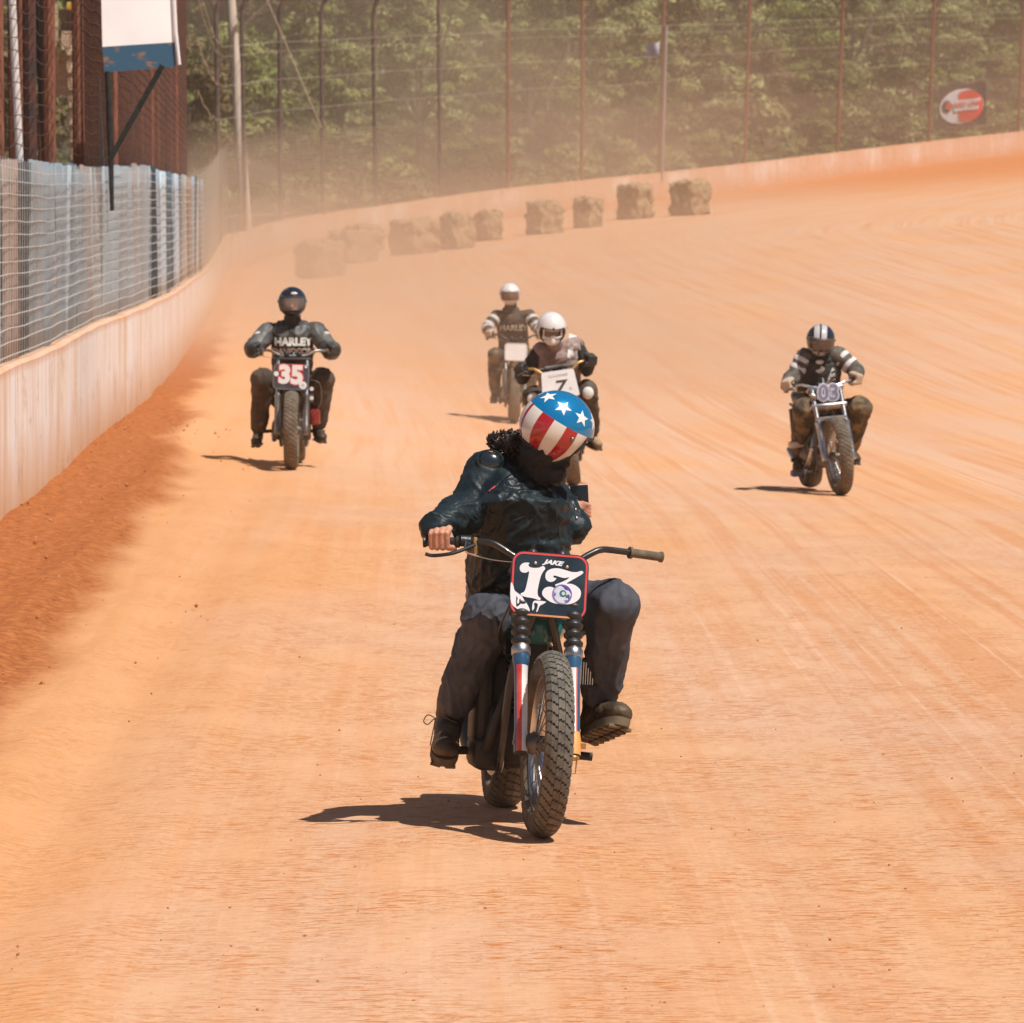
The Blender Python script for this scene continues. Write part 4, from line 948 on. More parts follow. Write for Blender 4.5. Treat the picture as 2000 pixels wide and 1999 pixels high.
def torso_shape(m, pts):
    """pts: (centre, half width, half depth, side vector)"""
    vs = []; fs = []; sg_ = 24; n = len(pts)
    for i, (c, a, b, sd_) in enumerate(pts):
        c = Vector(c); t = (Vector(pts[min(i+1, n-1)][0]) - Vector(pts[max(i-1, 0)][0])).normalized(); x = Vector(sd_).normalized(); x = (x - t*x.dot(t)).normalized(); y = t.cross(x)
        for k in range(sg_):
            q = 2*math.pi*k/sg_; cx = math.copysign(abs(math.cos(q))**.82, math.cos(q)); cy = math.copysign(abs(math.sin(q))**.82, math.sin(q)); vs.append(c + x*a*cx + y*b*cy)
    for i in range(n-1):
        for k in range(sg_): fs.append((i*sg_+k, i*sg_+(k+1) % sg_, (i+1)*sg_+(k+1) % sg_, (i+1)*sg_+k))
    fs += [tuple(range(sg_)), tuple((n-1)*sg_+k for k in range(sg_))[::-1]]
    m.add(vs, fs)
def face_shape(m, c, Q, s=1.0):
    X = lambda x, y, z: c + Q @ (Vector((x, y, z))*s)
    m.ball(X(0, .0, .015), Vector((.075, .095, .105))*s, rot=Q); m.ball(X(0, -.03, -.055), Vector((.055, .062, .055))*s, rot=Q)
    m.caps(X(0, -.092, .015), X(0, -.112, -.022), .009*s, .014*s); m.caps(X(-.022, -.088, -.056), X(.022, -.088, -.056), .008*s, .008*s)
    for sx in (-1, 1): m.ball(X(sx*.03, -.085, .032), Vector((.018, .012, .009))*s, rot=Q); m.ball(X(sx*.078, .0, .0), Vector((.010, .02, .03))*s, rot=Q)
def boot(root, ankle, toe_dir, up, mats, size=1.0, name='boot', shaft=.16):
    Q = frame_from(toe_dir, up); X = lambda x, y, z: Vector(ankle) + Q @ (Vector((x, y, z))*size)
    m = MB(); m.caps(X(0, .01, shaft), X(0, .01, .0), .050*size, .048*size); m.caps(X(0, .02, -.03), X(0, -.06, -.035), .045*size, .042*size); m.caps(X(0, -.06, -.035), X(-.0, -.15, -.048), .043*size, .038*size); m.ball(X(0, -.145, -.05), Vector((.046, .055, .034))*size, rot=Q); m.ball(X(0, .035, -.05), Vector((.038, .035, .04))*size, rot=Q)
    b = organic(m, name, mats[0], root, voxel=.007*size, it=4, fold=.0022, fscale=26, seed=3)
    m = MB(); n = 30; out = []
    for k in range(n):
        t = 2*math.pi*k/n; y = -.062 + .135*math.sin(t); w_ = .046 if y < -.05 else .038; w_ = .036 + .012*max(0, min(1, (-y)/.12)); out.append((w_*math.copysign(abs(math.cos(t))**.7, math.cos(t)), y))
    lo = [X(x, y, -.098) for x, y in out]; hi = [X(x*1.02, y*1.02, -.072) for x, y in out]
    m.add(lo+hi, [tuple(range(n))[::-1], tuple(range(n, 2*n))] + [(i, (i+1) % n, n+(i+1) % n, n+i) for i in range(n)])
    for i in range(7):
        for sx in (-1, 1): y = -.175 + i*.034; 
        for sx in (-1, 1): m.box(X(sx*.022, -.175+i*.036, -.101), Vector((.032, .018, .010))*size, rot=Q @ Matrix.Rotation(R(20*sx), 3, 'Z'))
    m.build('sole', mats[1], b, smooth=30)
    if size > .9 and name == 'boot':
        m = MB()
        for i in range(5): y = -.035-.014*i; z = .03-.016*i; m.tube([X(-.022, y-.008, z), X(.022, y-.020, z-.008)], .0022, 5)
        m.build('laces', mats[2], b)
    return b

def rider(cfg):
    """joints are world points; the mesh is kept relative to the seat"""
    J = {k: Vector(v) for k, v in cfg['J'].items()}; O = J['pelvis'].copy(); 
    for k in J: J[k] = J[k] - O
    root = empty('person', Matrix.Translation(O)); tag(root, cfg['label'], 'person', 'riders on the track')
    side = (J['sh_r']-J['sh_l']).normalized(); hipside = (J['hip_r']-J['hip_l']).normalized(); k = cfg.get('bulk', 1.0); th = cfg.get('limb', 1.0)
    HQ = frame_from(cfg['face'], cfg['up'])
    # the body, one continuous figure under the clothes
    m = MB(); face_shape(m, J['head']+HQ @ Vector((0, -.01, -.02)), HQ); m.caps(J['head']+HQ @ Vector((0, .02, -.06)), J['neck']+Vector((0, .03, 0)), .050, cfg.get('neck_r', .052))
    torso_shape(m, [(J['neck']+Vector((0, .04, 0)), cfg.get('neck_r', .052), cfg.get('neck_r', .052), side), (J['chest'].lerp(J['neck'], .5)+Vector((0, .05, 0)), .10, .05, side), (J['chest']+Vector((0, .04, 0)), .13, .07, side), (J['waist'], .13, .095, side), (J['pelvis'], .15, .12, hipside), (J['pelvis']-Vector((0, 0, .08)), .12, .10, hipside)])
    for s_ in 'lr':
        m.caps(J['sh_'+s_], J['el_'+s_], .046, .038); m.caps(J['el_'+s_], J['wr_'+s_], .037, .026); m.caps(J['chest'].lerp(J['neck'], .5), J['sh_'+s_], .05, .048)
        m.caps(J['hip_'+s_], J['kn_'+s_], .075, .052); m.caps(J['kn_'+s_], J['an_'+s_], .050, .028); fd = Vector(cfg['toe_'+s_]).normalized(); m.caps(J['an_'+s_]+Vector((0, 0, -.03)), J['an_'+s_]+fd*.10-Vector((0, 0, .035)), .026, .022)
        H = cfg['hand_'+s_]
        if H[0] == 'grip': hand_shape(m, Vector(H[1])-O, Vector(H[2]), J['wr_'+s_], fwd=Vector(H[3]) if len(H) > 3 else Vector((0, -1, 0)))
        else: H[1](m, O)
    organic(m, 'body', skin_m, root, voxel=cfg.get('vox', .005), it=2)
    # gloves
    if cfg.get('glove_m'):
        for s_ in 'lr':
            H = cfg['hand_'+s_]; m = MB(); hand_shape(m, Vector(H[1])-O, Vector(H[2]), J['wr_'+s_], fwd=Vector(H[3]) if len(H) > 3 else Vector((0, -1, 0)), fat=1.45, sc=1.12); d = (J['el_'+s_]-J['wr_'+s_]).normalized(); m.caps(J['wr_'+s_]-d*.01, J['wr_'+s_]+d*.05, .04, .044)
            organic(m, 'glove', cfg['glove_m'], root, voxel=.0075, it=2, fold=.0015, fscale=30)
    # jacket
    m = MB(); neck = J['neck']; ch = J['chest']; wa = J['waist']; pe = J['pelvis']
    mid = J['sh_l'].lerp(J['sh_r'], .5)
    tp = cfg.get('torso', [(.085, .08), (.155, .12), (.195, .15), (.19, .145), (.185, .14), (.19, .145)])
    torso_shape(m, [(neck.lerp(mid, .25), tp[0][0]*k, tp[0][1]*k, side), (mid.lerp(ch, .12), tp[1][0]*k, tp[1][1]*k, side), (ch, tp[2][0]*k, tp[2][1]*k, side), (ch.lerp(wa, .55), tp[3][0]*k, tp[3][1]*k, side.lerp(hipside, .5)), (wa, tp[4][0]*k, tp[4][1]*k, hipside), (wa.lerp(pe, .72), tp[5][0]*k, tp[5][1]*k, hipside)])
    rings = cfg.get('arm_r', (.092, .078, .072, .060))
    sleeves = []
    for s_ in 'lr':
        sh, el_, wr = J['sh_'+s_], J['el_'+s_], J['wr_'+s_]; r0, r1, r2, r3 = [q*th for q in (cfg['arm_r_r'] if s_ == 'r' and 'arm_r_r' in cfg else rings)]
        if cfg.get('sleeve_m'): m.caps(mid.lerp(sh, .3), sh.lerp(mid, .14), r0*.95, cfg.get('cap', r0*.9)); body_m = m; m = MB(); sleeves.append(m)
        for (fr, wd, mm_) in cfg.get('bands', []):
            b = MB(); q = sh.lerp(el_, fr*2) if fr < .5 else el_.lerp(wr, (fr-.5)*2); dd = (el_-sh).normalized() if fr < .5 else (wr-el_).normalized(); rr_ = (r0+(r1-r0)*fr*2 if fr < .5 else r1+(r3-r1)*(fr-.5)*2)+.006
            b.tube([q-dd*wd, q-dd*wd*.5, q+dd*wd*.5, q+dd*wd], [rr_*.97, rr_, rr_, rr_*.97], 16); b.build('sleeve_band', mm_, root)
        m.caps(sh.lerp(mid, .18), sh, r0*.95, r0); m.caps(sh, el_, r0, r1); m.caps(el_, el_.lerp(wr, .55), r1, r2); m.caps(el_.lerp(wr, .5), wr.lerp(el_, cfg.get('cuff', .10)), r2, r3)
        if cfg.get('sleeve_m'): m = body_m
    for q in sleeves: organic(q, 'sleeve', cfg['sleeve_m'], root, voxel=cfg.get('jvox', .009), it=5, fold=cfg.get('fold', .007), fscale=cfg.get('fsc', 8), seed=cfg.get('seed', 1)+9)
    jk = organic(m, cfg.get('jacket_name', 'jacket'), cfg['jacket_m'], root, voxel=cfg.get('jvox', .009), it=7, fold=cfg.get('fold', .007), fscale=cfg.get('fsc', 8), seed=cfg.get('seed', 1), stretch=(1, 1, 1.35))
    # trousers
    m = MB(); lr = cfg.get('leg_r', (.115, .098, .088, .074)); 
    torso_shape(m, [(wa.lerp(pe, .25), .155*k, .125*k, hipside), (pe, .17*k, .14*k, hipside), (pe-Vector((0, 0, .07)), .15*k, .13*k, hipside)])
    for s_ in 'lr':
        hp, kn, an = J['hip_'+s_], J['kn_'+s_], J['an_'+s_]; m.caps(hp, kn, lr[0]*th, lr[1]*th); m.ball(kn, lr[1]*th*1.06); m.caps(kn, kn.lerp(an, .5), lr[1]*th, lr[2]*th); m.caps(kn.lerp(an, .45), an.lerp(kn, cfg.get('hem', .14)), lr[2]*th, lr[3]*th)
    organic(m, 'trousers', cfg['trouser_m'], root, voxel=cfg.get('jvox', .009), it=6, fold=cfg.get('tfold', .0075), fscale=cfg.get('tfs', 7.5), seed=cfg.get('seed', 1)+4, stretch=(1.2, 1.0, .8))
    for s_ in 'lr': boot(root, J['an_'+s_], cfg['toe_'+s_], cfg.get('sup_'+s_, (0, 0, 1)), cfg['boot_m'], cfg.get('boot_s', 1.0), shaft=cfg.get('shaft', .13))
    if cfg.get('collar_m'):
        m = MB(); m.tube([J['neck']+Vector((math.cos(a)*.075, math.sin(a)*.07, .02*math.sin(a))) for a in np.linspace(0, 2*math.pi, 18)[:-1]], .034, 10, closed=True); m.caps(J['neck'], J['neck'].lerp(J['head'], .4), .07, .075); organic(m, 'collar', cfg['collar_m'], root, voxel=.008, it=3, fold=.004, fscale=20)
    return root, J, O, jk, HQ

def decal(txt_or_mesh, name, jk, O_at, right, up, direction, mm, parent, lift=.006, size=.1, bold=.006, sub=1):
    """presses lettering onto a garment, following its surface"""
    me = text_mesh(txt_or_mesh, size, bold) if isinstance(txt_or_mesh, str) else txt_or_mesh
    bm = bmesh.new(); bm.from_mesh(me); 
    for f_ in range(2):
        lg = [e for e in bm.edges if e.calc_length() > size*.12]
        if lg: bmesh.ops.subdivide_edges(bm, edges=lg, cuts=1)
    bmesh.ops.triangulate(bm, faces=bm.faces); bm.to_mesh(me); bm.free()
    g = jk.data; bv = BVHTree.FromPolygons([v.co.copy() for v in g.vertices], [tuple(p.vertices) for p in g.polygons])
    o_ = Vector(O_at); r = Vector(right).normalized(); u = Vector(up).normalized(); d = Vector(direction).normalized()
    for v in me.vertices:
        st_ = o_ + r*v.co.x + u*v.co.y - d*.6; loc, nr, i, ds = bv.ray_cast(st_, d)
        v.co = (loc - d*lift) if loc is not None else (o_ + r*v.co.x + u*v.co.y)
    me.update(); return link_mesh(name, me, mm, parent)
def ellipse_mesh(a, b, n=20): return poly_mesh([[(a*math.cos(2*math.pi*k/n), b*math.sin(2*math.pi*k/n)) for k in range(n)]], 0)
# ================================================================ rider 13, in focus in front
white_p = mat('white_vinyl', (.74, .72, .76), .35, col2=(.80, .78, .82), nscale=5)
blackp = mat('plate_black', (.012, .022, .030), .22, col2=(.035, .055, .07), nscale=7, coat=.4)
redp = mat('plate_red', (.62, .05, .05), .35, col2=(.72, .09, .08))
orangep = mat('plate_orange', (.62, .20, .06), .5, col2=(.70, .30, .12))
purple = mat('sticker_purple', (.10, .06, .30), .4, col2=(.30, .26, .45), nscale=40)
pale = mat('sticker_pale', (.62, .66, .72), .4, col2=(.50, .55, .68), nscale=60)
teal = mat('teal_paint', (.02, .13, .15), .25, col2=(.04, .22, .23), nscale=5, coat=.6)
def z2p(x, y): return ((x-915)/1500*.290, (752-y)/1225*.243)          # lettering measured on the plate
def draw13(layer, pl, PX, pw, ph):
    o = rrect(pw-.008, ph-.008, .041); i_ = rrect(pw-.022, ph-.022, .034)
    layer('border', [o, i_], redp, .0022, pl)
    layer('edge_wear', [[(-pw/2+.012, -ph/2+.004), (pw/2-.05, -ph/2+.004), (pw/2-.05, -ph/2+.0105), (-.06, -ph/2+.0105)]], orangep, .0032, pl)
    one = [(820,440),(775,395),(700,432),(600,446),(525,436),(490,400),(510,362),(460,355),(390,370),(340,415),(326,475),(350,530),(400,550),(460,545),(500,518),(510,550),(490,700),(462,850),(430,915),(372,950),(395,985),(480,1008),(580,1015),(660,1028),(738,1046),(765,1015),(716,975),(696,900),(706,780),(740,600),(778,510)]
    three = [(1550,480),(1525,430),(1440,458),(1330,464),(1200,436),(1060,416),(930,440),(850,500),(830,580),(852,650),(920,685),(992,670),(1035,630),(1040,604),(998,600),(982,575),(1012,557),(1100,575),(1200,590),(1292,570),(1240,622),(1130,682),(1032,728),(1047,755),(1110,742),(1180,740),(1280,790),(1310,880),(1270,960),(1170,990),(1080,960),(1040,880),(1010,800),(950,778),(880,786),(820,822),(786,890),(800,955),(880,1022),(1000,1076),(1150,1090),(1300,1080),(1420,1040),(1508,960),(1536,870),(1520,795),(1450,730),(1350,692),(1252,690),(1330,630)]
    layer('number', [loop2([z2p(*p) for p in one], 4)], white_p, .0030, pl); layer('number', [loop2([z2p(*p) for p in three], 4)], white_p, .0030, pl)
    me = text_mesh('JAKE', .032, .0016, .35, .0005, .95); c = z2p(962, 320); me.transform(PX @ Matrix.Translation((c[0], -.003, c[1])) @ Matrix.Rotation(R(3), 4, 'Y') @ XZ @ Matrix.Diagonal((1.05, .72, 1, 1))); link_mesh('name_lettering', me, white_p, pl)
    circ = lambda cx, cy, r, n=36, sx=1: [(cx+sx*r*math.cos(2*math.pi*k/n), cy+r*math.sin(2*math.pi*k/n)) for k in range(n)]
    cx, cy = z2p(1170, 905); st = layer('round_sticker', [circ(cx, cy, .0375)], purple, .0040, pl)
    layer('sticker_face', [loop2([(cx+x, cy+y) for x, y in [(-.030,.012),(-.012,.031),(.004,.026),(.010,.018),(.026,.014),(.033,-.002),(.022,-.010),(.024,-.020),(.010,-.022),(.012,-.033),(-.012,-.030),(-.028,-.014),(-.022,0)]], 4)], pale, .0046, st)
    layer('sticker_eye', [circ(cx+.003, cy+.003, .013), circ(cx+.005, cy+.004, .007)], mat('sticker_ink', (.03, .12, .14), .5), .0052, st); layer('sticker_ink', [loop2([(cx+x, cy+y) for x, y in [(.014,-.004),(.026,.002),(.028,-.008),(.016,-.012)]], 3)], MATS['sticker_ink'], .0052, st)
    layer('worn_corner', [loop2([z2p(*p) for p in [(172,760),(182,1080),(260,1210),(420,1275),(560,1270),(520,1160),(440,1060),(400,1000),(340,960),(250,900),(225,820)]], 3)], white_p, .0036, pl)
    layer('corner_mark', [loop2([z2p(*p) for p in [(290,1010),(300,1190),(330,1190),(385,1130),(370,1050),(350,1070),(352,1120),(322,1150),(310,1100),(318,1050)]], 3)], blackp, .0044, pl)
    layer('torn_tape', [loop2([z2p(*p) for p in [(620,1090),(700,1060),(860,1065),(840,1100),(750,1160),(720,1250),(690,1270),(715,1130),(640,1110),(650,1200),(610,1250)]], 3)], white_p, .0040, pl)
    for (x, y) in ((625, 355), (1240, 380)): c = z2p(x, y); m = MB(PX @ Matrix.Translation((c[0], -.004, c[1]))); m.lathe([(.0058, 0), (.0058, .003), (.003, .0048)], axis=(0, -1, 0), seg=12); m.build('bolt', bolt_m, pl)
Y13 = 20.56; F13 = at(1058, 1640, Y13); F13.z = gz1(F13.x, F13.y)+.002
M13 = Matrix.Translation(F13) @ Matrix.Rotation(R(6.0), 4, 'Z') @ Matrix.Rotation(R(3.2), 4, 'Y') @ Matrix.Rotation(R(-1.6), 4, 'X')
fb = mat('fork_blue', (.012, .06, .14), .3, col2=(.03, .10, .19), coat=.5); fr_ = mat('fork_red', (.52, .035, .03), .3, col2=(.60, .10, .07), coat=.5); fw = mat('fork_white', (.66, .66, .68), .3, col2=(.76, .75, .76), coat=.5); fo_ = mat('fork_orange', (.66, .27, .06), .5, col2=(.74, .38, .12))
# lathe angle k runs round the leg; the material changes with the side and the height of the leg
def fork_seg(sx, x, y, i):
    if i >= 7 or y > .3: return 1                            # blue sleeve end and blue back
    if sx < 0: return 1 if x < -.62 else (2 if x < .12 else 3)
    if i <= 2: return 4
    return 3 if x < .25 else (2 if x < .6 else 1)
def extra13(root, ST, axle, ax):
    m = MB(); m.tube(smoothpath([(-.10, .24, .92), (-.16, .36, .74), (-.12, .5, .66)], 5), .004, 6); m.tube(smoothpath([(.02, .26, .93), (.14, .40, .80), (.16, .5, .62)], 5), .004, 6); m.build('cable_loom', frame_m, root); m = MB(); m.box((-.02, .50, .64), (.13, .10, .26), bev=.03); m.build('front_cover', eng_dark, root)
b13, G13 = bike(dict(M=M13, label='motorcycle with black number 13 plate and striped red white blue fork', steer=2.0, fork=.098, flag_fork=True, seg=fork_seg, fork_mats=[eng_dark, fb, fr_, fw, fo_], gaiter=True, tank_m=teal, fender_m=eng_dark, side_cover=True, peg=-.045, air=(.205, .58, .535), cyl_m=eng_dark, pipe_m=eng_dark, rake=25, fork_len=.70,
    bar=dict(w=.452, rise=.05, z=.012, back=.11), plate=dict(w=.290, h=.245, m=blackp, draw=draw13, t=.634, y=-.05, x=.0, tilt=-12, roll=1.0), extra=extra13))

leather = mat('leather_black', (.005, .011, .015), .27, col2=(.014, .027, .034), nscale=7, bump=.35, bscale=55, rough2=.55, spec=.3)
cloth_grey = mat('trouser_cloth', (.024, .029, .042), .72, col2=(.075, .080, .10), nscale=6, bump=.3, bscale=240)  # lighter second tone paints the sheen of the thighs into the cloth colour
boot_brown = mat('boot_leather', (.035, .022, .014), .55, col2=(.11, .075, .04), nscale=14, bump=.3)
sole_m = mat('boot_sole', (.06, .045, .03), .9, col2=(.16, .12, .075), nscale=14)
lace_m = mat('boot_lace', (.10, .09, .06), .8)
f13 = lambda px, py, o: at(px, py, Y13+o)
GL, GD = G13['l']
def phone_hand(m, O):
    w = f13(1122, 1018, .98)-O; p = f13(1124, 998, .98)-O
    m.caps(w, p, .028, .030); m.ball(p, (.035, .02, .042))
    for k in range(4):
        b = p+Vector((-.026+.017*k, 0, .03)); b2 = f13(1152, 1008-7*k, .985)-O; k1 = b.lerp(b2, .55)+Vector((0, -.018, 0)); m.caps(b, k1, .0095, .009); m.caps(k1, b2, .009, .0075)
    m.caps(p+Vector((-.02, 0, 0)), p+Vector((-.045, -.005, .03)), .012, .010); m.caps(p+Vector((-.045, -.005, .03)), p+Vector((-.035, -.02, .06)), .010, .008)
J13 = dict(head=f13(1087, 836, .64), neck=f13(1040, 912, .72), chest=f13(1009, 992, .69), waist=f13(1012, 1105, .80), pelvis=f13(1022, 1185, 1.0),
    sh_l=f13(953, 928, .74), el_l=f13(924, 994, .66), wr_l=GL+Vector((-.008, .068, .050)), sh_r=f13(1058, 948, .88), el_r=f13(1124, 1030, .84), wr_r=f13(1122, 1018, .98),
    hip_l=f13(972, 1190, .95), kn_l=f13(953, 1210, .55), an_l=f13(879, 1398, .72), hip_r=f13(1085, 1190, .95), kn_r=f13(1198, 1184, .52), an_r=f13(1168, 1384, .70))
J13['el_r'] = f13(1122, 1030, .80)
cfg13 = dict(J=J13, neck_r=.036, label='person in black leather jacket and star spangled helmet on the number 13 motorcycle', face=(.76, .38, -.42), up=(.42, -.16, .89), toe_l=(-.03, -1, -.28), sup_l=(.16, .1, 1), toe_r=(.46, -.85, .28), sup_r=(.25, .2, 1), hand_l=('grip', tuple(GL), tuple(GD)), hand_r=('open', phone_hand),
    jacket_m=leather, trouser_m=cloth_grey, boot_m=(boot_brown, sole_m, lace_m), torso=[(.10, .095), (.16, .15), (.20, .18), (.20, .175), (.20, .17), (.21, .175)], arm_r=(.092, .088, .082, .068), arm_r_r=(.085, .062, .055, .048), cuff=.02, leg_r=(.105, .095, .080, .074), fold=.0082, tfold=.008, fsc=8, tfs=8, seed=2, jvox=.0075, vox=.0038, shaft=.075, hem=.18, boot_s=1.2)
r13, J, O, jk, HQ = rider(cfg13)
# flag helmet
def flag_shell():
    m = bpy.data.materials.new('flag_shell'); m.use_nodes = True; nt = m.node_tree; l = nt.links.new; b = nt.nodes['Principled BSDF']; b.inputs['Roughness'].default_value = .22; b.inputs['Coat Weight'].default_value = .9; b.inputs['Coat Roughness'].default_value = .04
    tc = N(nt, 'ShaderNodeTexCoord'); sp = N(nt, 'ShaderNodeSeparateXYZ'); l(tc.outputs['Object'], sp.inputs[0])
    def mt(op, a, c=0.0):
        x = N(nt, 'ShaderNodeMath', operation=op)
        for i, q in ((0, a), (1, c)):
            if isinstance(q, (int, float)): x.inputs[i].default_value = q
            else: l(q, x.inputs[i])
        return x.outputs[0]
    ang = mt('ARCTAN2', sp.outputs[0], mt('MULTIPLY', sp.outputs[1], -1.0))
    st = mt('FRACT', mt('MULTIPLY', mt('ADD', ang, 10*math.pi + R(5)), 1/R(48)))
    red = mt('GREATER_THAN', st, .5)
    x = N(nt, 'ShaderNodeMix', data_type='RGBA'); l(red, x.inputs[0]); x.inputs[6].default_value = (.74, .69, .62, 1); x.inputs[7].default_value = (.42, .012, .016, 1)
    z = N(nt, 'ShaderNodeTexNoise'); z.inputs['Scale'].default_value = 240; l(tc.outputs['Object'], z.inputs[0]); bl = N(nt, 'ShaderNodeMix', data_type='RGBA'); l(z.outputs[0], bl.inputs[0]); bl.inputs[6].default_value = (.002, .13, .40, 1); bl.inputs[7].default_value = (.005, .32, .62, 1)
    blue = mt('GREATER_THAN', sp.outputs[2], .040); y = N(nt, 'ShaderNodeMix', data_type='RGBA'); l(blue, y.inputs[0]); l(x.outputs[2], y.inputs[6]); l(bl.outputs[2], y.inputs[7]); l(y.outputs[2], b.inputs['Base Color']); l(mt('MULTIPLY', blue, .35), b.inputs['Metallic']); return m
hm, HX, (rx, ry, rz) = helmet(r13, J['head'], cfg13['face'], cfg13['up'], 1.03, flag_shell())
starm = mat('star_white', (.78, .77, .74), .25, col2=(.84, .83, .80), coat=.9)
for k in range(8):
    a0 = R(-180+45*k+12); e0_ = R(41); m = MB(); c = Vector((math.sin(a0)*math.cos(e0_), -math.cos(a0)*math.cos(e0_), math.sin(e0_))); t1 = Vector((math.cos(a0), math.sin(a0), 0)); t2 = t1.cross(c).normalized(); t2 = t2 if t2.z > 0 else -t2
    def onr(u, w_, lift): q = (c + t1*u + t2*w_).normalized(); return Vector((q.x*(rx+lift), q.y*(ry+lift), q.z*(rz+lift)))
    pts = [(.245*(1 if j % 2 == 0 else .42)*math.sin(2*math.pi*j/10), .245*(1 if j % 2 == 0 else .42)*math.cos(2*math.pi*j/10)) for j in range(10)]
    top = [onr(u, w_, .0014) for u, w_ in pts]; bot = [onr(u, w_, -.002) for u, w_ in pts]; mid_ = [onr(u*.45, w_*.45, .0015) for u, w_ in pts]; cc = onr(0, 0, .0015)
    fs = [(20+j, 20+(j+1) % 10, 30) for j in range(10)] + [(j, (j+1) % 10, 20+(j+1) % 10, 20+j) for j in range(10)] + [(10+j, 10+(j+1) % 10, (j+1) % 10, j) for j in range(10)]
    m.add(top+bot+mid_+[cc], fs); m.build('star', starm, hm, smooth=30)
# curly dark hair behind the helmet, scarf and chin strap
hair_m = mat('dark_hair', (.012, .009, .008), .5, col2=(.035, .022, .018), nscale=30)
random.seed(3); m = MB(); hc = f13(1004, 868, .76)-O
for k in range(420):
    d = Vector((random.gauss(0, 1), random.gauss(0, .7), random.gauss(0, .7))).normalized(); b = hc + Vector((d.x*.080, d.y*.05, d.z*.034)) + Vector((0, 0, -.012*d.x)); L_ = random.uniform(.014, .03); u = d.orthogonal(); pts = []
    for j in range(7): t = j/6; q = 2*math.pi*1.3*t + k; pts.append(b + d*L_*t + (u*math.cos(q) + d.cross(u)*math.sin(q))*.007)
    m.tube(pts, .0022, 4)
m.ball(hc, (.072, .05, .030)); m.build('hair', hair_m, r13, smooth=60)
m = MB(); m.caps(J['neck']+Vector((-.0, .02, .0)), J['head']+HQ @ Vector((0, .01, -.10)), .075, .07); m.ball(J['neck']+Vector((.05, -.07, -.01)), (.075, .05, .055)); m.caps(J['head']+HQ @ Vector((-.03, .02, -.10)), J['head']+HQ @ Vector((.02, -.05, -.115)), .07, .052); m.ball(J['head']+HQ @ Vector((0, -.055, -.085)), .064); organic(m, 'scarf', mat('scarf_black', (.008, .011, .013), .8, col2=(.018, .02, .022), nscale=9), r13, voxel=.008, it=3, fold=.010, fscale=15, seed=7)
m = MB(); 
for q in ((-.055, -.085, -.125), (-.035, -.10, -.14), (-.05, -.045, -.15)): m.ball(J['head']+HQ @ Vector((-q[0], q[1], q[2])), .006)
m.build('strap_buckle', chrome, r13)
# shoulder cup, seams, red piping, pocket
bv = BVHTree.FromPolygons([v.co.copy() for v in jk.data.vertices], [tuple(p.vertices) for p in jk.data.polygons])
def onj(px, py, lift=.001):
    cc = Vector(cam.location); d = (at(px, py, 21.0)-cc).normalized(); loc, n_, i_, ds = bv.ray_cast(cc-O, d)
    return (loc - d*lift, n_) if loc is not None else (None, None)
def seam(pts, r, mm, name):
    P = [onj(*p)[0] for p in pts]; P = [p for p in P if p is not None]
    if len(P) > 2: m = MB(); m.tube(smoothpath(P, 4), r, 6); m.build(name, mm, jk)
p_, n_ = onj(958, 901)
if p_ is not None:
    n_ = (n_*.45 + Vector((-.1, -1, .15))*.55).normalized(); Q = frame_from(n_, (0.25, 0, 1)); m = MB(); m.ball(p_ - n_*.006, Vector((.043, .02, .037)), rot=Q, seg=24, rings=14); m.build('shoulder_cup', mat('cup_black', (.010, .018, .024), .22, col2=(.016, .024, .03), coat=.6), jk)
    m = MB(); m.tube([p_ + Q @ Vector((.049*math.cos(a), -.002, .042*math.sin(a))) for a in np.linspace(0, 2*math.pi, 24)[:-1]], .0035, 6, closed=True); m.build('cup_piping', MATS['leather_black'], jk)
seam([(965, 955), (975, 944), (985, 935), (1000, 926), (1020, 922)], .0028, leather, 'seam'); seam([(1062, 985), (1088, 976), (1070, 960), (1078, 940)], .002, leather, 'seam')
seam([(1085, 980), (1062, 990), (1040, 1003), (1018, 1012), (1002, 1018)], .0028, leather, 'seam'); seam([(1084, 945), (1086, 1000), (1092, 1050), (1098, 1080)], .0024, leather, 'zip')
seam([(955, 960), (961, 955), (967, 950)], .003, redp, 'red_piping')
seam([(935, 1112), (960, 1102), (985, 1118), (990, 1140)], .002, leather, 'pocket_flap')
for k in range(5): seam([(908+k*9, 1000-k*3), (915+k*9, 1010-k*3), (926+k*9, 1016-k*3)], .003, leather, 'elbow_pleat')
for k in range(2): 
    q, n_ = onj(1124+k*2, 996+k*16)
    if q is not None: m = MB(); m.ball(q, .0062); m.build('snap_button', chrome, jk)
m = MB(); kc = J['neck']+Vector((.0, .02, -.015)); ring = [kc + Vector((math.cos(a)*.105, math.sin(a)*.10-.01, .03*math.sin(a)-.02*math.cos(a))) for a in np.linspace(R(-60), R(240), 24)]; m.tube(ring, [.012]+[.026]*22+[.012], 10); organic(m, 'collar', leather, r13, voxel=.006, it=3, fold=.004, fscale=22, seed=3)
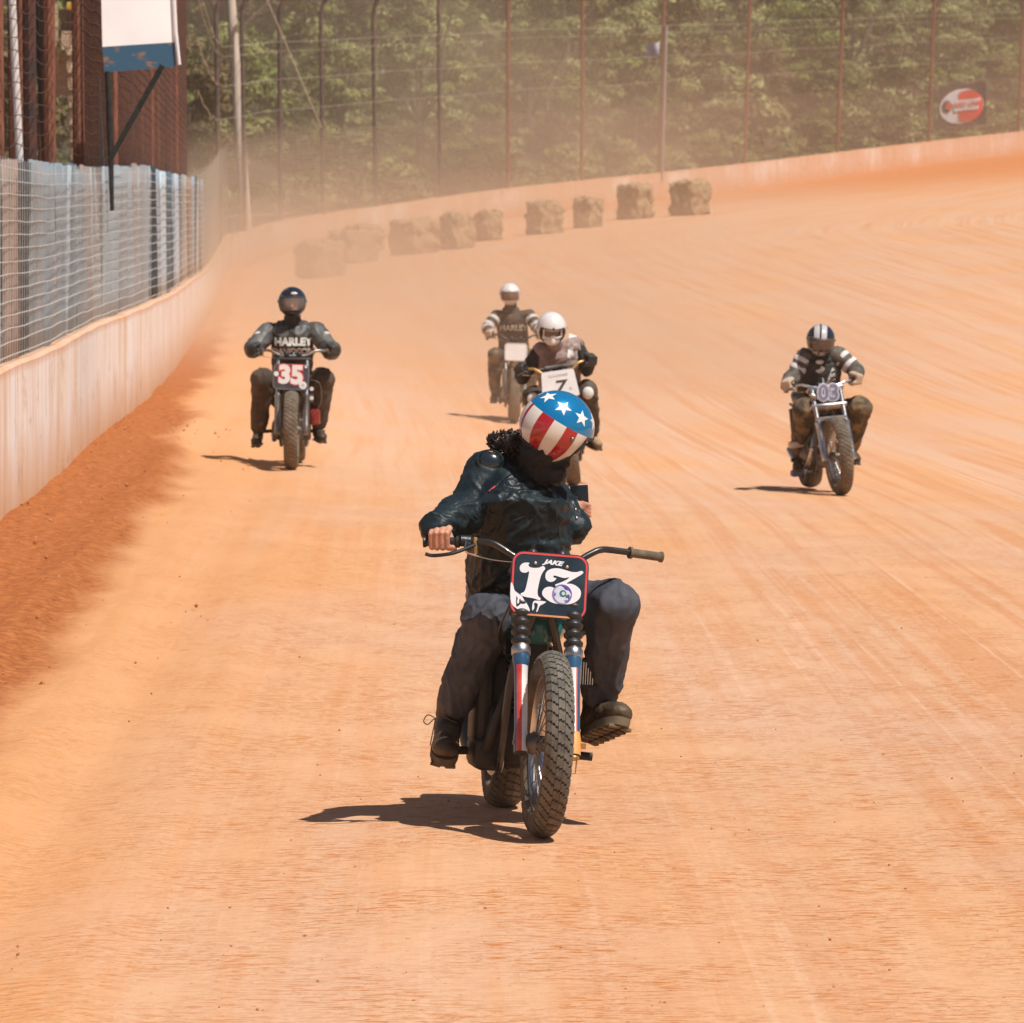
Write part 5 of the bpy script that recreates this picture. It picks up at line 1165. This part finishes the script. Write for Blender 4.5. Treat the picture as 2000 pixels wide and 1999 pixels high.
# phone in the left hand
ph = empty('phone', Matrix.Translation(f13(1132, 978, 1.01))); tag(ph, 'black phone held up behind the front rider', 'phone'); m = MB(); rt = Matrix.Rotation(R(-3), 3, 'Y'); m.box((0, 0, 0), (.070, .009, .118), rot=rt, bev=.004); m.build('case', mat('phone_black', (.008, .012, .016), .25, coat=.3), ph); m = MB(); m.box((0, .0055, 0), (.062, .001, .108), rot=rt); m.build('screen', mat('phone_glass', (.004, .012, .022), .08, coat=1.0), ph)
m = MB(); bt = f13(842, 1405, .62)-O; m.tube(smoothpath([bt+Vector((.02, 0, .0)), bt+Vector((-.012, 0, .016)), bt+Vector((-.028, 0, -.008)), bt+Vector((-.012, 0, -.02)), bt+Vector((.014, 0, .0)), bt+Vector((.004, 0, -.06)), bt+Vector((-.004, 0, -.10))], 5), .0022, 5); m.build('loose_lace', lace_m, r13)
# ================================================================ the four riders behind
dust_leather = mat('jacket_grey_leather', (.055, .055, .055), .5, col2=(.13, .125, .12), nscale=9, bump=.2)
dust_black = mat('cloth_dusty_black', (.022, .022, .022), .8, col2=(.045, .04, .036), nscale=9)
brown_pants = mat('trouser_dusty_brown', (.045, .030, .022), .8, col2=(.10, .07, .048), nscale=7)
mud_pants = mat('trouser_muddy', (.06, .045, .03), .85, col2=(.22, .14, .07), nscale=9, contrast=(.45, .6))
tan_boot = mat('boot_tan', (.30, .19, .10), .7, col2=(.42, .29, .17)); dark_boot = mat('boot_dark', (.03, .022, .016), .6, col2=(.08, .055, .035))
glove_black = mat('glove_black', (.02, .02, .02), .6, col2=(.05, .045, .04)); glove_tan = mat('glove_tan', (.40, .28, .19), .7, col2=(.55, .42, .32))
navy_shell = mat('helmet_navy', (.008, .014, .026), .12, col2=(.014, .022, .038), coat=1.0); white_shell = mat('helmet_white', (.66, .62, .61), .3, col2=(.74, .71, .70), nscale=7, coat=.3)
white_cloth = mat('white_cloth', (.62, .60, .58), .8, col2=(.74, .72, .70)); vest_tan = mat('vest_dusty', (.24, .15, .13), .8, col2=(.42, .33, .30), nscale=5)
letter_cream = mat('letter_cream', (.60, .58, .50), .8, col2=(.70, .68, .62), nscale=30)
red_tank = mat('tank_red', (.20, .012, .010), .3, col2=(.30, .03, .02), coat=.5); black_tank = mat('tank_black', (.015, .014, .014), .3, coat=.5); cream_tank = mat('tank_cream', (.5, .42, .34), .4)
plate_white = mat('plate_white', (.66, .62, .60), .45, col2=(.74, .71, .70), nscale=5); ink = mat('plate_ink', (.02, .02, .018), .5, col2=(.10, .07, .04))
plate_slate = mat('plate_slate', (.045, .042, .050), .4, col2=(.08, .07, .075)); lilac = mat('number_lilac', (.52, .55, .72), .4, col2=(.66, .68, .80))
def txt(layer_parent, PX, s, size, bold, mm, lift, x=0, y=0, name='number', sx=1.0, sy=1.0, shear=0):
    me = text_mesh(s, size, bold, shear, .0006); me.transform(PX @ Matrix.Translation((x, -lift, y)) @ XZ @ Matrix.Diagonal((sx, sy, 1, 1))); return link_mesh(name, me, mm, layer_parent)
def dot(layer, pl, x, y, r, mm, lift, name='sticker'): return layer(name, [[(x+r*math.cos(2*math.pi*k/20), y+r*math.sin(2*math.pi*k/20)) for k in range(20)]], mm, lift, pl)

def crew(Y0, contact, yaw, lean, bk, J, rd):
    Fp = at(*contact, Y0); Fp.z = gz1(Fp.x, Fp.y)
    M = Matrix.Translation(Fp) @ Matrix.Rotation(R(yaw), 4, 'Z') @ Matrix.Rotation(R(lean), 4, 'Y')
    b, Gp = bike(dict(bk, M=M, far=True))
    j = {k: at(v[0], v[1], Y0+v[2]) for k, v in J.items()}
    for s_ in 'lr': G, d = Gp[s_]; j['wr_'+s_] = G + Vector((0, .065, .03)) + d*(-.01); rd['hand_'+s_] = ('grip', tuple(G), tuple(d))
    rd['J'] = j; rd.setdefault('shaft', .17); rd.setdefault('vox', .009); rd.setdefault('jvox', .012)
    return rider(rd)

cream_band = mat('cream_band', (.46, .43, .40), .85, col2=(.58, .55, .52))
# ---- number 35
def draw35(layer, pl, PX, pw, ph):
    layer('border', [rrect(pw-.006, ph-.006, .04), rrect(pw-.018, ph-.018, .034)], mat('slate_edge', (.16, .15, .16), .5), .003, pl)
    txt(pl, PX, '35', .215, .020, redp, .004, x=-.003, y=.012, sx=1.0, name='number_outline'); txt(pl, PX, '35', .215, .0115, plate_white, .006, x=-.003, y=.012)
    dot(layer, pl, -.130, .022, .022, plate_white, .007); dot(layer, pl, .106, -.070, .034, plate_white, .007); dot(layer, pl, .106, -.070, .014, mat('sticker_grey', (.45, .40, .38), .5), .0085); dot(layer, pl, .125, .093, .011, plate_white, .007)
def extra35(root, ST, axle, ax):
    m = MB(ST); m.tube(smoothpath([(.16, .2, .78), (.24, .18, .74), (.25, .2, .58), (.17, .3, .46)], 6), .004, 5); m.build('cable_loom', steel, root)
    for z in (.70, .62): m = MB(ST); m.lathe([(.018, 0), (.018, .01)], origin=(.17, .15, z), axis=(0, -1, 0), seg=14); m.build('plate_knob', plate_white, root)
    m = MB(); m.box((.19, .60, .44), (.09, .12, .14), bev=.02); m.build('oil_filter', red_tank, root)
r35 = crew(48.9, (569, 918), 0.5, 0.4, dict(label='motorcycle with slate number 35 plate, red letter edges and red tank near the wall', steer=0, w=.125, fork=.125, fork_len=.66, tank_m=red_tank, fender_m=eng_dark, bar=dict(w=.395, rise=.045, z=.02, back=.16), bar_m=steel, slider=steel, extra=extra35,
    plate=dict(w=.315, h=.230, m=plate_slate, draw=draw35, t=.505, y=-.075, x=-.01, tilt=-10, roll=2), alu_engine=True, R=.345),
  dict(head=(571,591,.75), neck=(571,633,.82), chest=(571,668,.80), waist=(571,738,.95), pelvis=(572,768,1.0), sh_l=(522,650,.80), sh_r=(619,649,.80), el_l=(494,683,.62), el_r=(647,686,.62), wr_l=(0,0,0), wr_r=(0,0,0),
       hip_l=(552,778,.95), hip_r=(592,778,.95), kn_l=(514,742,.60), kn_r=(630,742,.60), an_l=(504,846,.78), an_r=(621,838,.75)),
  dict(label='person in grey leather jacket and black helmet with clear visor on the number 35 motorcycle', face=(0, -1, .02), up=(0, 0, 1), toe_l=(-.1, -1, -.1), toe_r=(.3, -1, -.1), jacket_m=dust_black, sleeve_m=dust_leather, trouser_m=brown_pants, boot_m=(dark_boot, sole_m, lace_m), glove_m=glove_black, seed=6, collar_m=dust_black, torso=[(.09, .085), (.16, .13), (.19, .15), (.18, .145), (.175, .14), (.18, .145)], arm_r=(.092, .082, .078, .066), leg_r=(.115, .105, .088, .075)))
root, J, O, jk, HQ = r35
hm, HX, _ = helmet(root, J['head'], (0, -1, .02), (0, 0, 1), 1.0, navy_shell, full=True, visor=visor_m)
m = MB(); m.ball((.02, -.118, .078), (.030, .010, .014), rot=Matrix.Rotation(R(-25), 3, 'X')); m.build('helmet_badge', white_shell, hm)
c = Vector((J['chest'].x+.01, J['chest'].y, J['chest'].z))
decal('HARLEY', 'jersey_lettering', jk, c+Vector((0, 0, -.0)), (1, 0, 0), (0, 0, 1), (0, 1, 0), letter_cream, jk, size=.092, bold=.006); decal('DAVIDSON', 'jersey_lettering', jk, c+Vector((0, 0, -.085)), (1, 0, 0), (0, 0, 1), (0, 1, 0), letter_cream, jk, size=.074, bold=.005)
for sx, s_ in ((-1, 'l'), (1, 'r')):
    q = J['sh_'+s_].lerp(J['el_'+s_], .28); m = MB(); m.ball(q+Vector((sx*.045, -.070, .03)), (.032, .012, .022), rot=Matrix.Rotation(R(-20), 3, 'Y')); m.build('arm_patch', white_cloth, root)
for sx in (-1, 1):       # grey lapels of the open jacket
    me = poly_mesh([loop2([(sx*.05, .10), (sx*.13, .12), (sx*.165, .02), (sx*.10, -.02), (sx*.03, .0)], 3)], 0); decal(me, 'lapel', jk, c+Vector((-.01, 0, .065)), (1, 0, 0), (0, 0, 1), (0, 1, 0), dust_leather, jk, size=.2, lift=.005)

# ---- number 7
def draw7(layer, pl, PX, pw, ph):
    txt(pl, PX, '7', .155, .003, ink, .004, x=.0, y=-.028, sx=1.35, shear=.15); txt(pl, PX, 'RACING', .030, .001, mat('faint_ink', (.40, .36, .38), .6), .004, x=.0, y=.078, name='small_lettering', sx=1.5)
    dot(layer, pl, -.088, -.065, .014, MATS['faint_ink'], .004); dot(layer, pl, .092, -.05, .012, MATS['faint_ink'], .004)
r7 = crew(48.9, (1122, 950), 2, -8, dict(label='motorcycle with white number 7 plate and padded bar, half hidden by the front rider', steer=0, w=.12, fork=.11, fork_len=.70, tank_m=cream_tank, fender_m=cream_tank, bar=dict(w=.355, rise=.07, z=-.02, back=.12, brace=True), bar_m=brass, pad_m=alu, grip_m=rubber_black,
    plate=dict(w=.285, h=.245, r=.02, pinch=-.15, m=plate_white, draw=draw7, t=.60, y=-.07, x=.0, tilt=-14, roll=0)),
  dict(head=(1077,641,.42), neck=(1086,686,.62), chest=(1090,712,.68), waist=(1097,772,.93), pelvis=(1100,800,1.0), sh_l=(1053,687,.60), sh_r=(1127,676,.60), el_l=(1020,738,.62), el_r=(1147,722,.62), wr_l=(0,0,0), wr_r=(0,0,0),
       hip_l=(1082,805,.95), hip_r=(1118,805,.95), kn_l=(1043,776,.5), kn_r=(1146,765,.5), an_l=(1066,860,.8), an_r=(1158,852,.8)),
  dict(label='person in white helmet, goggles and pale vest crouching on the number 7 motorcycle', face=(.12, -1, -.35), up=(0.05, -.3, 1), toe_l=(-.1, -1, -.1), toe_r=(.3, -1, -.1), jacket_name='vest', jacket_m=vest_tan, sleeve_m=dust_black, trouser_m=brown_pants, boot_m=(tan_boot, sole_m, lace_m), glove_m=glove_black, seed=9, collar_m=vest_tan, cap=.088, torso=[(.09, .085), (.19, .14), (.205, .155), (.19, .15), (.18, .14), (.18, .145)], arm_r=(.068, .064, .056, .050), leg_r=(.11, .10, .085, .072)))
root, J, O, jk, HQ = r7
hm, HX, (rx, ry, rz) = helmet(root, J['head'], (.12, -1, -.35), (0.05, -.3, 1), 1.03, white_shell)
def goggles(hm, lens=visor_dark, fr=white_shell, mask=True):
    m = MB(); vs = []; fs = []
    for j in range(7):
        for i in range(17): a = R(-46+92*i/16); z = -.045+.07*j/6; k = 1.0; vs.append((math.sin(a)*.108*k, -math.cos(a)*.132*k, z - (.016 if abs(i-8) < 2 and j < 2 else 0)*-1))
    for j in range(6):
        for i in range(16): fs.append((j*17+i, j*17+i+1, (j+1)*17+i+1, (j+1)*17+i))
    m.add(vs, fs); g = m.build('goggles', lens, hm, smooth=60); g.modifiers.new('t', 'SOLIDIFY').thickness = .01
    m = MB(); rim_ = [vs[i] for i in range(17)] + [vs[j*17+16] for j in range(1, 7)] + [vs[6*17+i] for i in range(15, -1, -1)] + [vs[j*17] for j in range(5, 0, -1)]; m.tube(rim_, .008, 8, closed=True); m.build('goggle_frame', fr, g)
    if mask: m = MB(); m.ball((0, -.075, -.080), (.072, .062, .055)); m.caps((0, -.12, -.055), (0, -.13, -.085), .022, .026); m.build('face_mask', white_shell, hm)
goggles(hm)
m = MB(); m.ball((0, -.142, .045), (.010, .006, .010)); m.build('helmet_stud', ink, hm)
decal('INDIAN', 'jersey_lettering', jk, Vector((J['chest'].x, 0, J['chest'].z-.075)), (1, 0, 0), (0, 0, 1), (0, 1, 0), ink, jk, size=.085, bold=.004)
me = poly_mesh([[(-.05, -.14), (.05, -.14), (.045, .10), (-.02, .12)]], 0); decal(me, 'vest_panel', jk, Vector((J['sh_r'].x-.045, 0, J['sh_r'].z-.02)), (1, 0, 0), (0, 0, 1), (0, 1, 0), white_cloth, jk, size=.3, lift=.004)
for s_ in 'lr': m = MB(); q = J['kn_'+s_]; m.ball(q+Vector((.01 if s_ == 'r' else -.01, -.095, -.01)), (.05, .028, .055)); m.build('knee_guard', white_cloth, root)

# ---- number 03
silver = mat('silver_paint', (.48, .47, .48), .25, .5, col2=(.56, .55, .55), coat=.6)
def stripe_shell():
    m = bpy.data.materials.new('striped_shell'); m.use_nodes = True; nt = m.node_tree; l = nt.links.new; b = nt.nodes['Principled BSDF']; b.inputs['Roughness'].default_value = .18; b.inputs['Coat Weight'].default_value = 1
    tc = N(nt, 'ShaderNodeTexCoord'); sp = N(nt, 'ShaderNodeSeparateXYZ'); l(tc.outputs['Object'], sp.inputs[0])
    a = N(nt, 'ShaderNodeMath', operation='ABSOLUTE'); s0 = N(nt, 'ShaderNodeMath', operation='ADD'); s0.inputs[1].default_value = .012; l(sp.outputs[0], s0.inputs[0]); l(s0.outputs[0], a.inputs[0])
    g = N(nt, 'ShaderNodeMath', operation='COMPARE'); g.inputs[1].default_value = .032; g.inputs[2].default_value = .024; l(a.outputs[0], g.inputs[0])
    x = N(nt, 'ShaderNodeMix', data_type='RGBA'); l(g.outputs[0], x.inputs[0]); x.inputs[6].default_value = (.012, .018, .032, 1); x.inputs[7].default_value = (.55, .52, .52, 1); l(x.outputs[2], b.inputs['Base Color']); return m
def extra03(root, ST, axle, ax):
    X3 = ST @ Matrix.Translation(axle+ax*.60+Vector((0, -.07, 0))) @ Matrix.Rotation(R(4), 4, 'Y')
    me = text_mesh('03', .19, .016, 0, .004); me.transform(X3 @ XZ); link_mesh('number', me, lilac, root); me = text_mesh('03', .19, .005, 0, .001); me.transform(X3 @ Matrix.Translation((0, -.006, 0)) @ XZ); link_mesh('number_core', me, mat('number_ink', (.16, .17, .24), .5), root)
    m = MB(ST); m.ball((-.12, .22, .87), (.055, .03, .022), rot=Matrix.Rotation(R(30), 3, 'Y')); m.build('mirror', chrome, root)
    m = MB(); m.ball((-.13, .48, .40), (.028, .03, .028)); m.build('horn', chrome, root); m = MB(); m.box((-.22, .74, .44), (.14, .10, .06), bev=.02); m.build('magneto_cover', cream_tank, root); m = MB(); m.box((-.20, 1.0, .17), (.09, .12, .06), bev=.02); m.build('side_box', mat('blue_box', (.10, .14, .38), .5), root)
r03 = crew(48.9, (1645, 968), 8, -6, dict(label='chrome fork motorcycle carrying lilac numbers 03 on the right of the track', steer=3, w=.115, fork=.125, fork_len=.64, fork_brace=True, slider=chrome, clamp=chrome, tank_m=black_tank, tank_w=.8, fender_m=eng_dark, bar=dict(w=.355, rise=.03, z=.0, back=.14), bar_m=chrome, grip_m=rubber_black, extra=extra03, alu_engine=True, pipe_m=chrome),
  dict(head=(1603,664,.55), neck=(1604,700,.66), chest=(1600,724,.70), waist=(1598,778,.92), pelvis=(1600,806,1.0), sh_l=(1572,698,.66), sh_r=(1636,694,.68), el_l=(1552,734,.62), el_r=(1672,724,.62), wr_l=(0,0,0), wr_r=(0,0,0),
       hip_l=(1584,812,.95), hip_r=(1622,812,.95), kn_l=(1572,802,.52), kn_r=(1678,798,.52), an_l=(1558,892,.85), an_r=(1664,880,.8)),
  dict(label='person in striped navy helmet with banded sleeves on the number 03 motorcycle', face=(-.02, -1, -.28), up=(0.08, -.25, 1), toe_l=(-.05, -1, -.15), toe_r=(.2, -1, -.1), jacket_m=dust_black, sleeve_m=mat('sleeve_brown_grey', (.07, .06, .052), .7, col2=(.15, .125, .10), nscale=9), trouser_m=mud_pants, boot_m=(dark_boot, sole_m, lace_m), glove_m=glove_tan, collar_m=dust_black, seed=14, bands=[(.12, .021, white_cloth), (.32, .021, white_cloth), (.62, .02, dust_leather)], arm_r=(.082, .074, .068, .058), leg_r=(.115, .11, .088, .07)))
root, J, O, jk, HQ = r03
hm, HX, _ = helmet(root, J['head'], (-.02, -1, -.28), (0.08, -.25, 1), 1.0, stripe_shell(), full=True, visor=visor_dark, trim=steel)
me = poly_mesh([[(-.06, -.13), (.055, -.13), (.04, .05), (.02, .07)]], 0); decal(me, 'jersey_flash', jk, Vector((J['chest'].x+.09, 0, J['chest'].z-.04)), (1, 0, 0), (0, 0, 1), (0, 1, 0), white_cloth, jk, size=.3, lift=.004)
me = poly_mesh([loop2([(-.04, 0), (0, -.02), (.04, .02), (.012, .045), (0, .02)], 3)], 0); decal(me, 'jersey_mark', jk, Vector((J['chest'].x-.0, 0, J['chest'].z+.0)), (1, 0, 0), (0, 0, 1), (0, 1, 0), white_cloth, jk, size=.3, lift=.004)
m = MB(); m.ball(J['neck']+Vector((-.02, -.11, -.03)), (.035, .02, .02)); m.build('collar_clasp', white_cloth, root)

# ---- the dusty rider at the back
def draw0(layer, pl, PX, pw, ph): layer('border', [rrect(pw-.006, ph-.006, .028), rrect(pw-.026, ph-.026, .022)], cream_tank, .003, pl)
r0 = crew(68.75, (1004, 827), 0, 1.5, dict(label='dust covered motorcycle with blank pale plate, farthest back on the track', steer=0, w=.12, fork=.12, fork_len=.68, slider=steel, tank_m=cream_tank, fender_m=cream_tank, bar=dict(w=.375, rise=.055, z=.035, back=.14), grip_m=brass,
    plate=dict(w=.275, h=.22, r=.035, m=plate_white, draw=draw0, t=.575, y=-.07, tilt=-12, x=.0)),
  dict(head=(996,575,.72), neck=(998,606,.78), chest=(1000,630,.80), waist=(1003,678,.95), pelvis=(1004,698,1.0), sh_l=(970,618,.76), sh_r=(1033,617,.76), el_l=(951,642,.62), el_r=(1050,642,.62), wr_l=(0,0,0), wr_r=(0,0,0),
       hip_l=(990,705,.95), hip_r=(1020,705,.95), kn_l=(968,695,.6), kn_r=(1038,697,.6), an_l=(966,768,.8), an_r=(1036,768,.8)),
  dict(label='person in white helmet and brown jersey with white sleeve bands, farthest back in the dust', face=(0.02, -1, -.05), up=(0, -.05, 1), toe_l=(-.1, -1, -.1), toe_r=(.1, -1, -.1), jacket_name='jersey', jacket_m=brown_pants, sleeve_m=brown_pants, trouser_m=mud_pants, boot_m=(dark_boot, sole_m, lace_m), glove_m=glove_tan, collar_m=brown_pants, seed=19, bands=[(.16, .024, cream_band), (.40, .026, cream_band), (.62, .026, cream_band)], arm_r=(.08, .072, .066, .058), leg_r=(.11, .10, .085, .07), jvox=.014, vox=.012))
root, J, O, jk, HQ = r0
hm, HX, _ = helmet(root, J['head'], (0.02, -1, -.05), (0, -.05, 1), 1.0, white_shell, full=True, visor=mat('visor_brown', (.16, .09, .06), .25, col2=(.22, .13, .09)), trim=white_shell)
decal('HARLEY', 'jersey_lettering', jk, Vector((J['chest'].x+.02, 0, J['chest'].z-.07)), (1, 0, 0), (0, 0, 1), (0, 1, 0), letter_cream, jk, size=.095, bold=.002)

# ---------------------------------------------------------------- dust in the air
def vol(name, density, col, anis=.25):
    m = bpy.data.materials.new(name); m.use_nodes = True; nt = m.node_tree; nt.nodes.clear(); v = nt.nodes.new('ShaderNodeVolumePrincipled'); v.inputs['Color'].default_value = (*col, 1); v.inputs['Density'].default_value = density; v.inputs['Anisotropy'].default_value = anis
    o = nt.nodes.new('ShaderNodeOutputMaterial'); nt.links.new(v.outputs[0], o.inputs['Volume']); return m
m = MB(); m.box((20, 185, 27.5), (280, 400, 64)); hz = m.build('haze', vol('haze_air', .00045, (.86, .70, .54)), None, smooth=0); tag(hz, kind='stuff'); hz.display_type = 'WIRE'

def cloud_mat(dens):
    m = vol('dust_air_%d' % int(dens*1000), dens, (.96, .76, .58)); nt = m.node_tree; v = [n for n in nt.nodes if n.type == 'PRINCIPLED_VOLUME'][0]
    tc = nt.nodes.new('ShaderNodeTexCoord'); ln = nt.nodes.new('ShaderNodeVectorMath'); ln.operation = 'LENGTH'; nt.links.new(tc.outputs['Object'], ln.inputs[0])
    mr = nt.nodes.new('ShaderNodeMapRange'); mr.interpolation_type = 'SMOOTHSTEP'; mr.inputs[1].default_value = 1.0; mr.inputs[2].default_value = .1; mr.inputs[3].default_value = 0; mr.inputs[4].default_value = dens; nt.links.new(ln.outputs['Value'], mr.inputs[0])
    mr2 = nt.nodes.new('ShaderNodeTexNoise'); mr2.inputs['Scale'].default_value = 3.2; mr2.inputs['Detail'].default_value = 2; nt.links.new(tc.outputs['Object'], mr2.inputs[0])
    m2 = nt.nodes.new('ShaderNodeMapRange'); m2.inputs[1].default_value = .35; m2.inputs[2].default_value = .65; m2.inputs[3].default_value = .45; m2.inputs[4].default_value = 1.5; nt.links.new(mr2.outputs[0], m2.inputs[0])
    mu = nt.nodes.new('ShaderNodeMath'); mu.operation = 'MULTIPLY'; nt.links.new(mr.outputs[0], mu.inputs[0]); nt.links.new(m2.outputs[0], mu.inputs[1]); nt.links.new(mu.outputs[0], v.inputs['Density']); return m
def dust(c, r, dens, lab):
    m = MB(); m.ball((0, 0, 0), 1.0, seg=32, rings=16); o = m.build('dust_cloud', cloud_mat(dens), None); o.location = c; o.scale = r; tag(o, lab, 'dust', kind='stuff')
dust((-5.8, 120, 1.0), (6, 55, 3.6), .020, 'tall veil of orange dust against the wall where the straight bends')
dust((-.2, 86, -.2), (9.5, 34, 2.6), .044, 'low orange dust trailing behind the rearmost rider')
dust((-4.0, 160, 1.4), (16, 48, 4.2), .0115, 'pale dust hanging over the straw bales')
dust((3, 120, .8), (15, 60, 3.2), .007, 'thin dust spread low over the far half of the track')
dust((-6, 215, 4.0), (26, 34, 12.0), .026, 'brown dust drifting in front of the left end of the woods')
dust((26, 262, 6.0), (30, 40, 12.0), .010, 'thin brown dust drifting below the woods at the right')
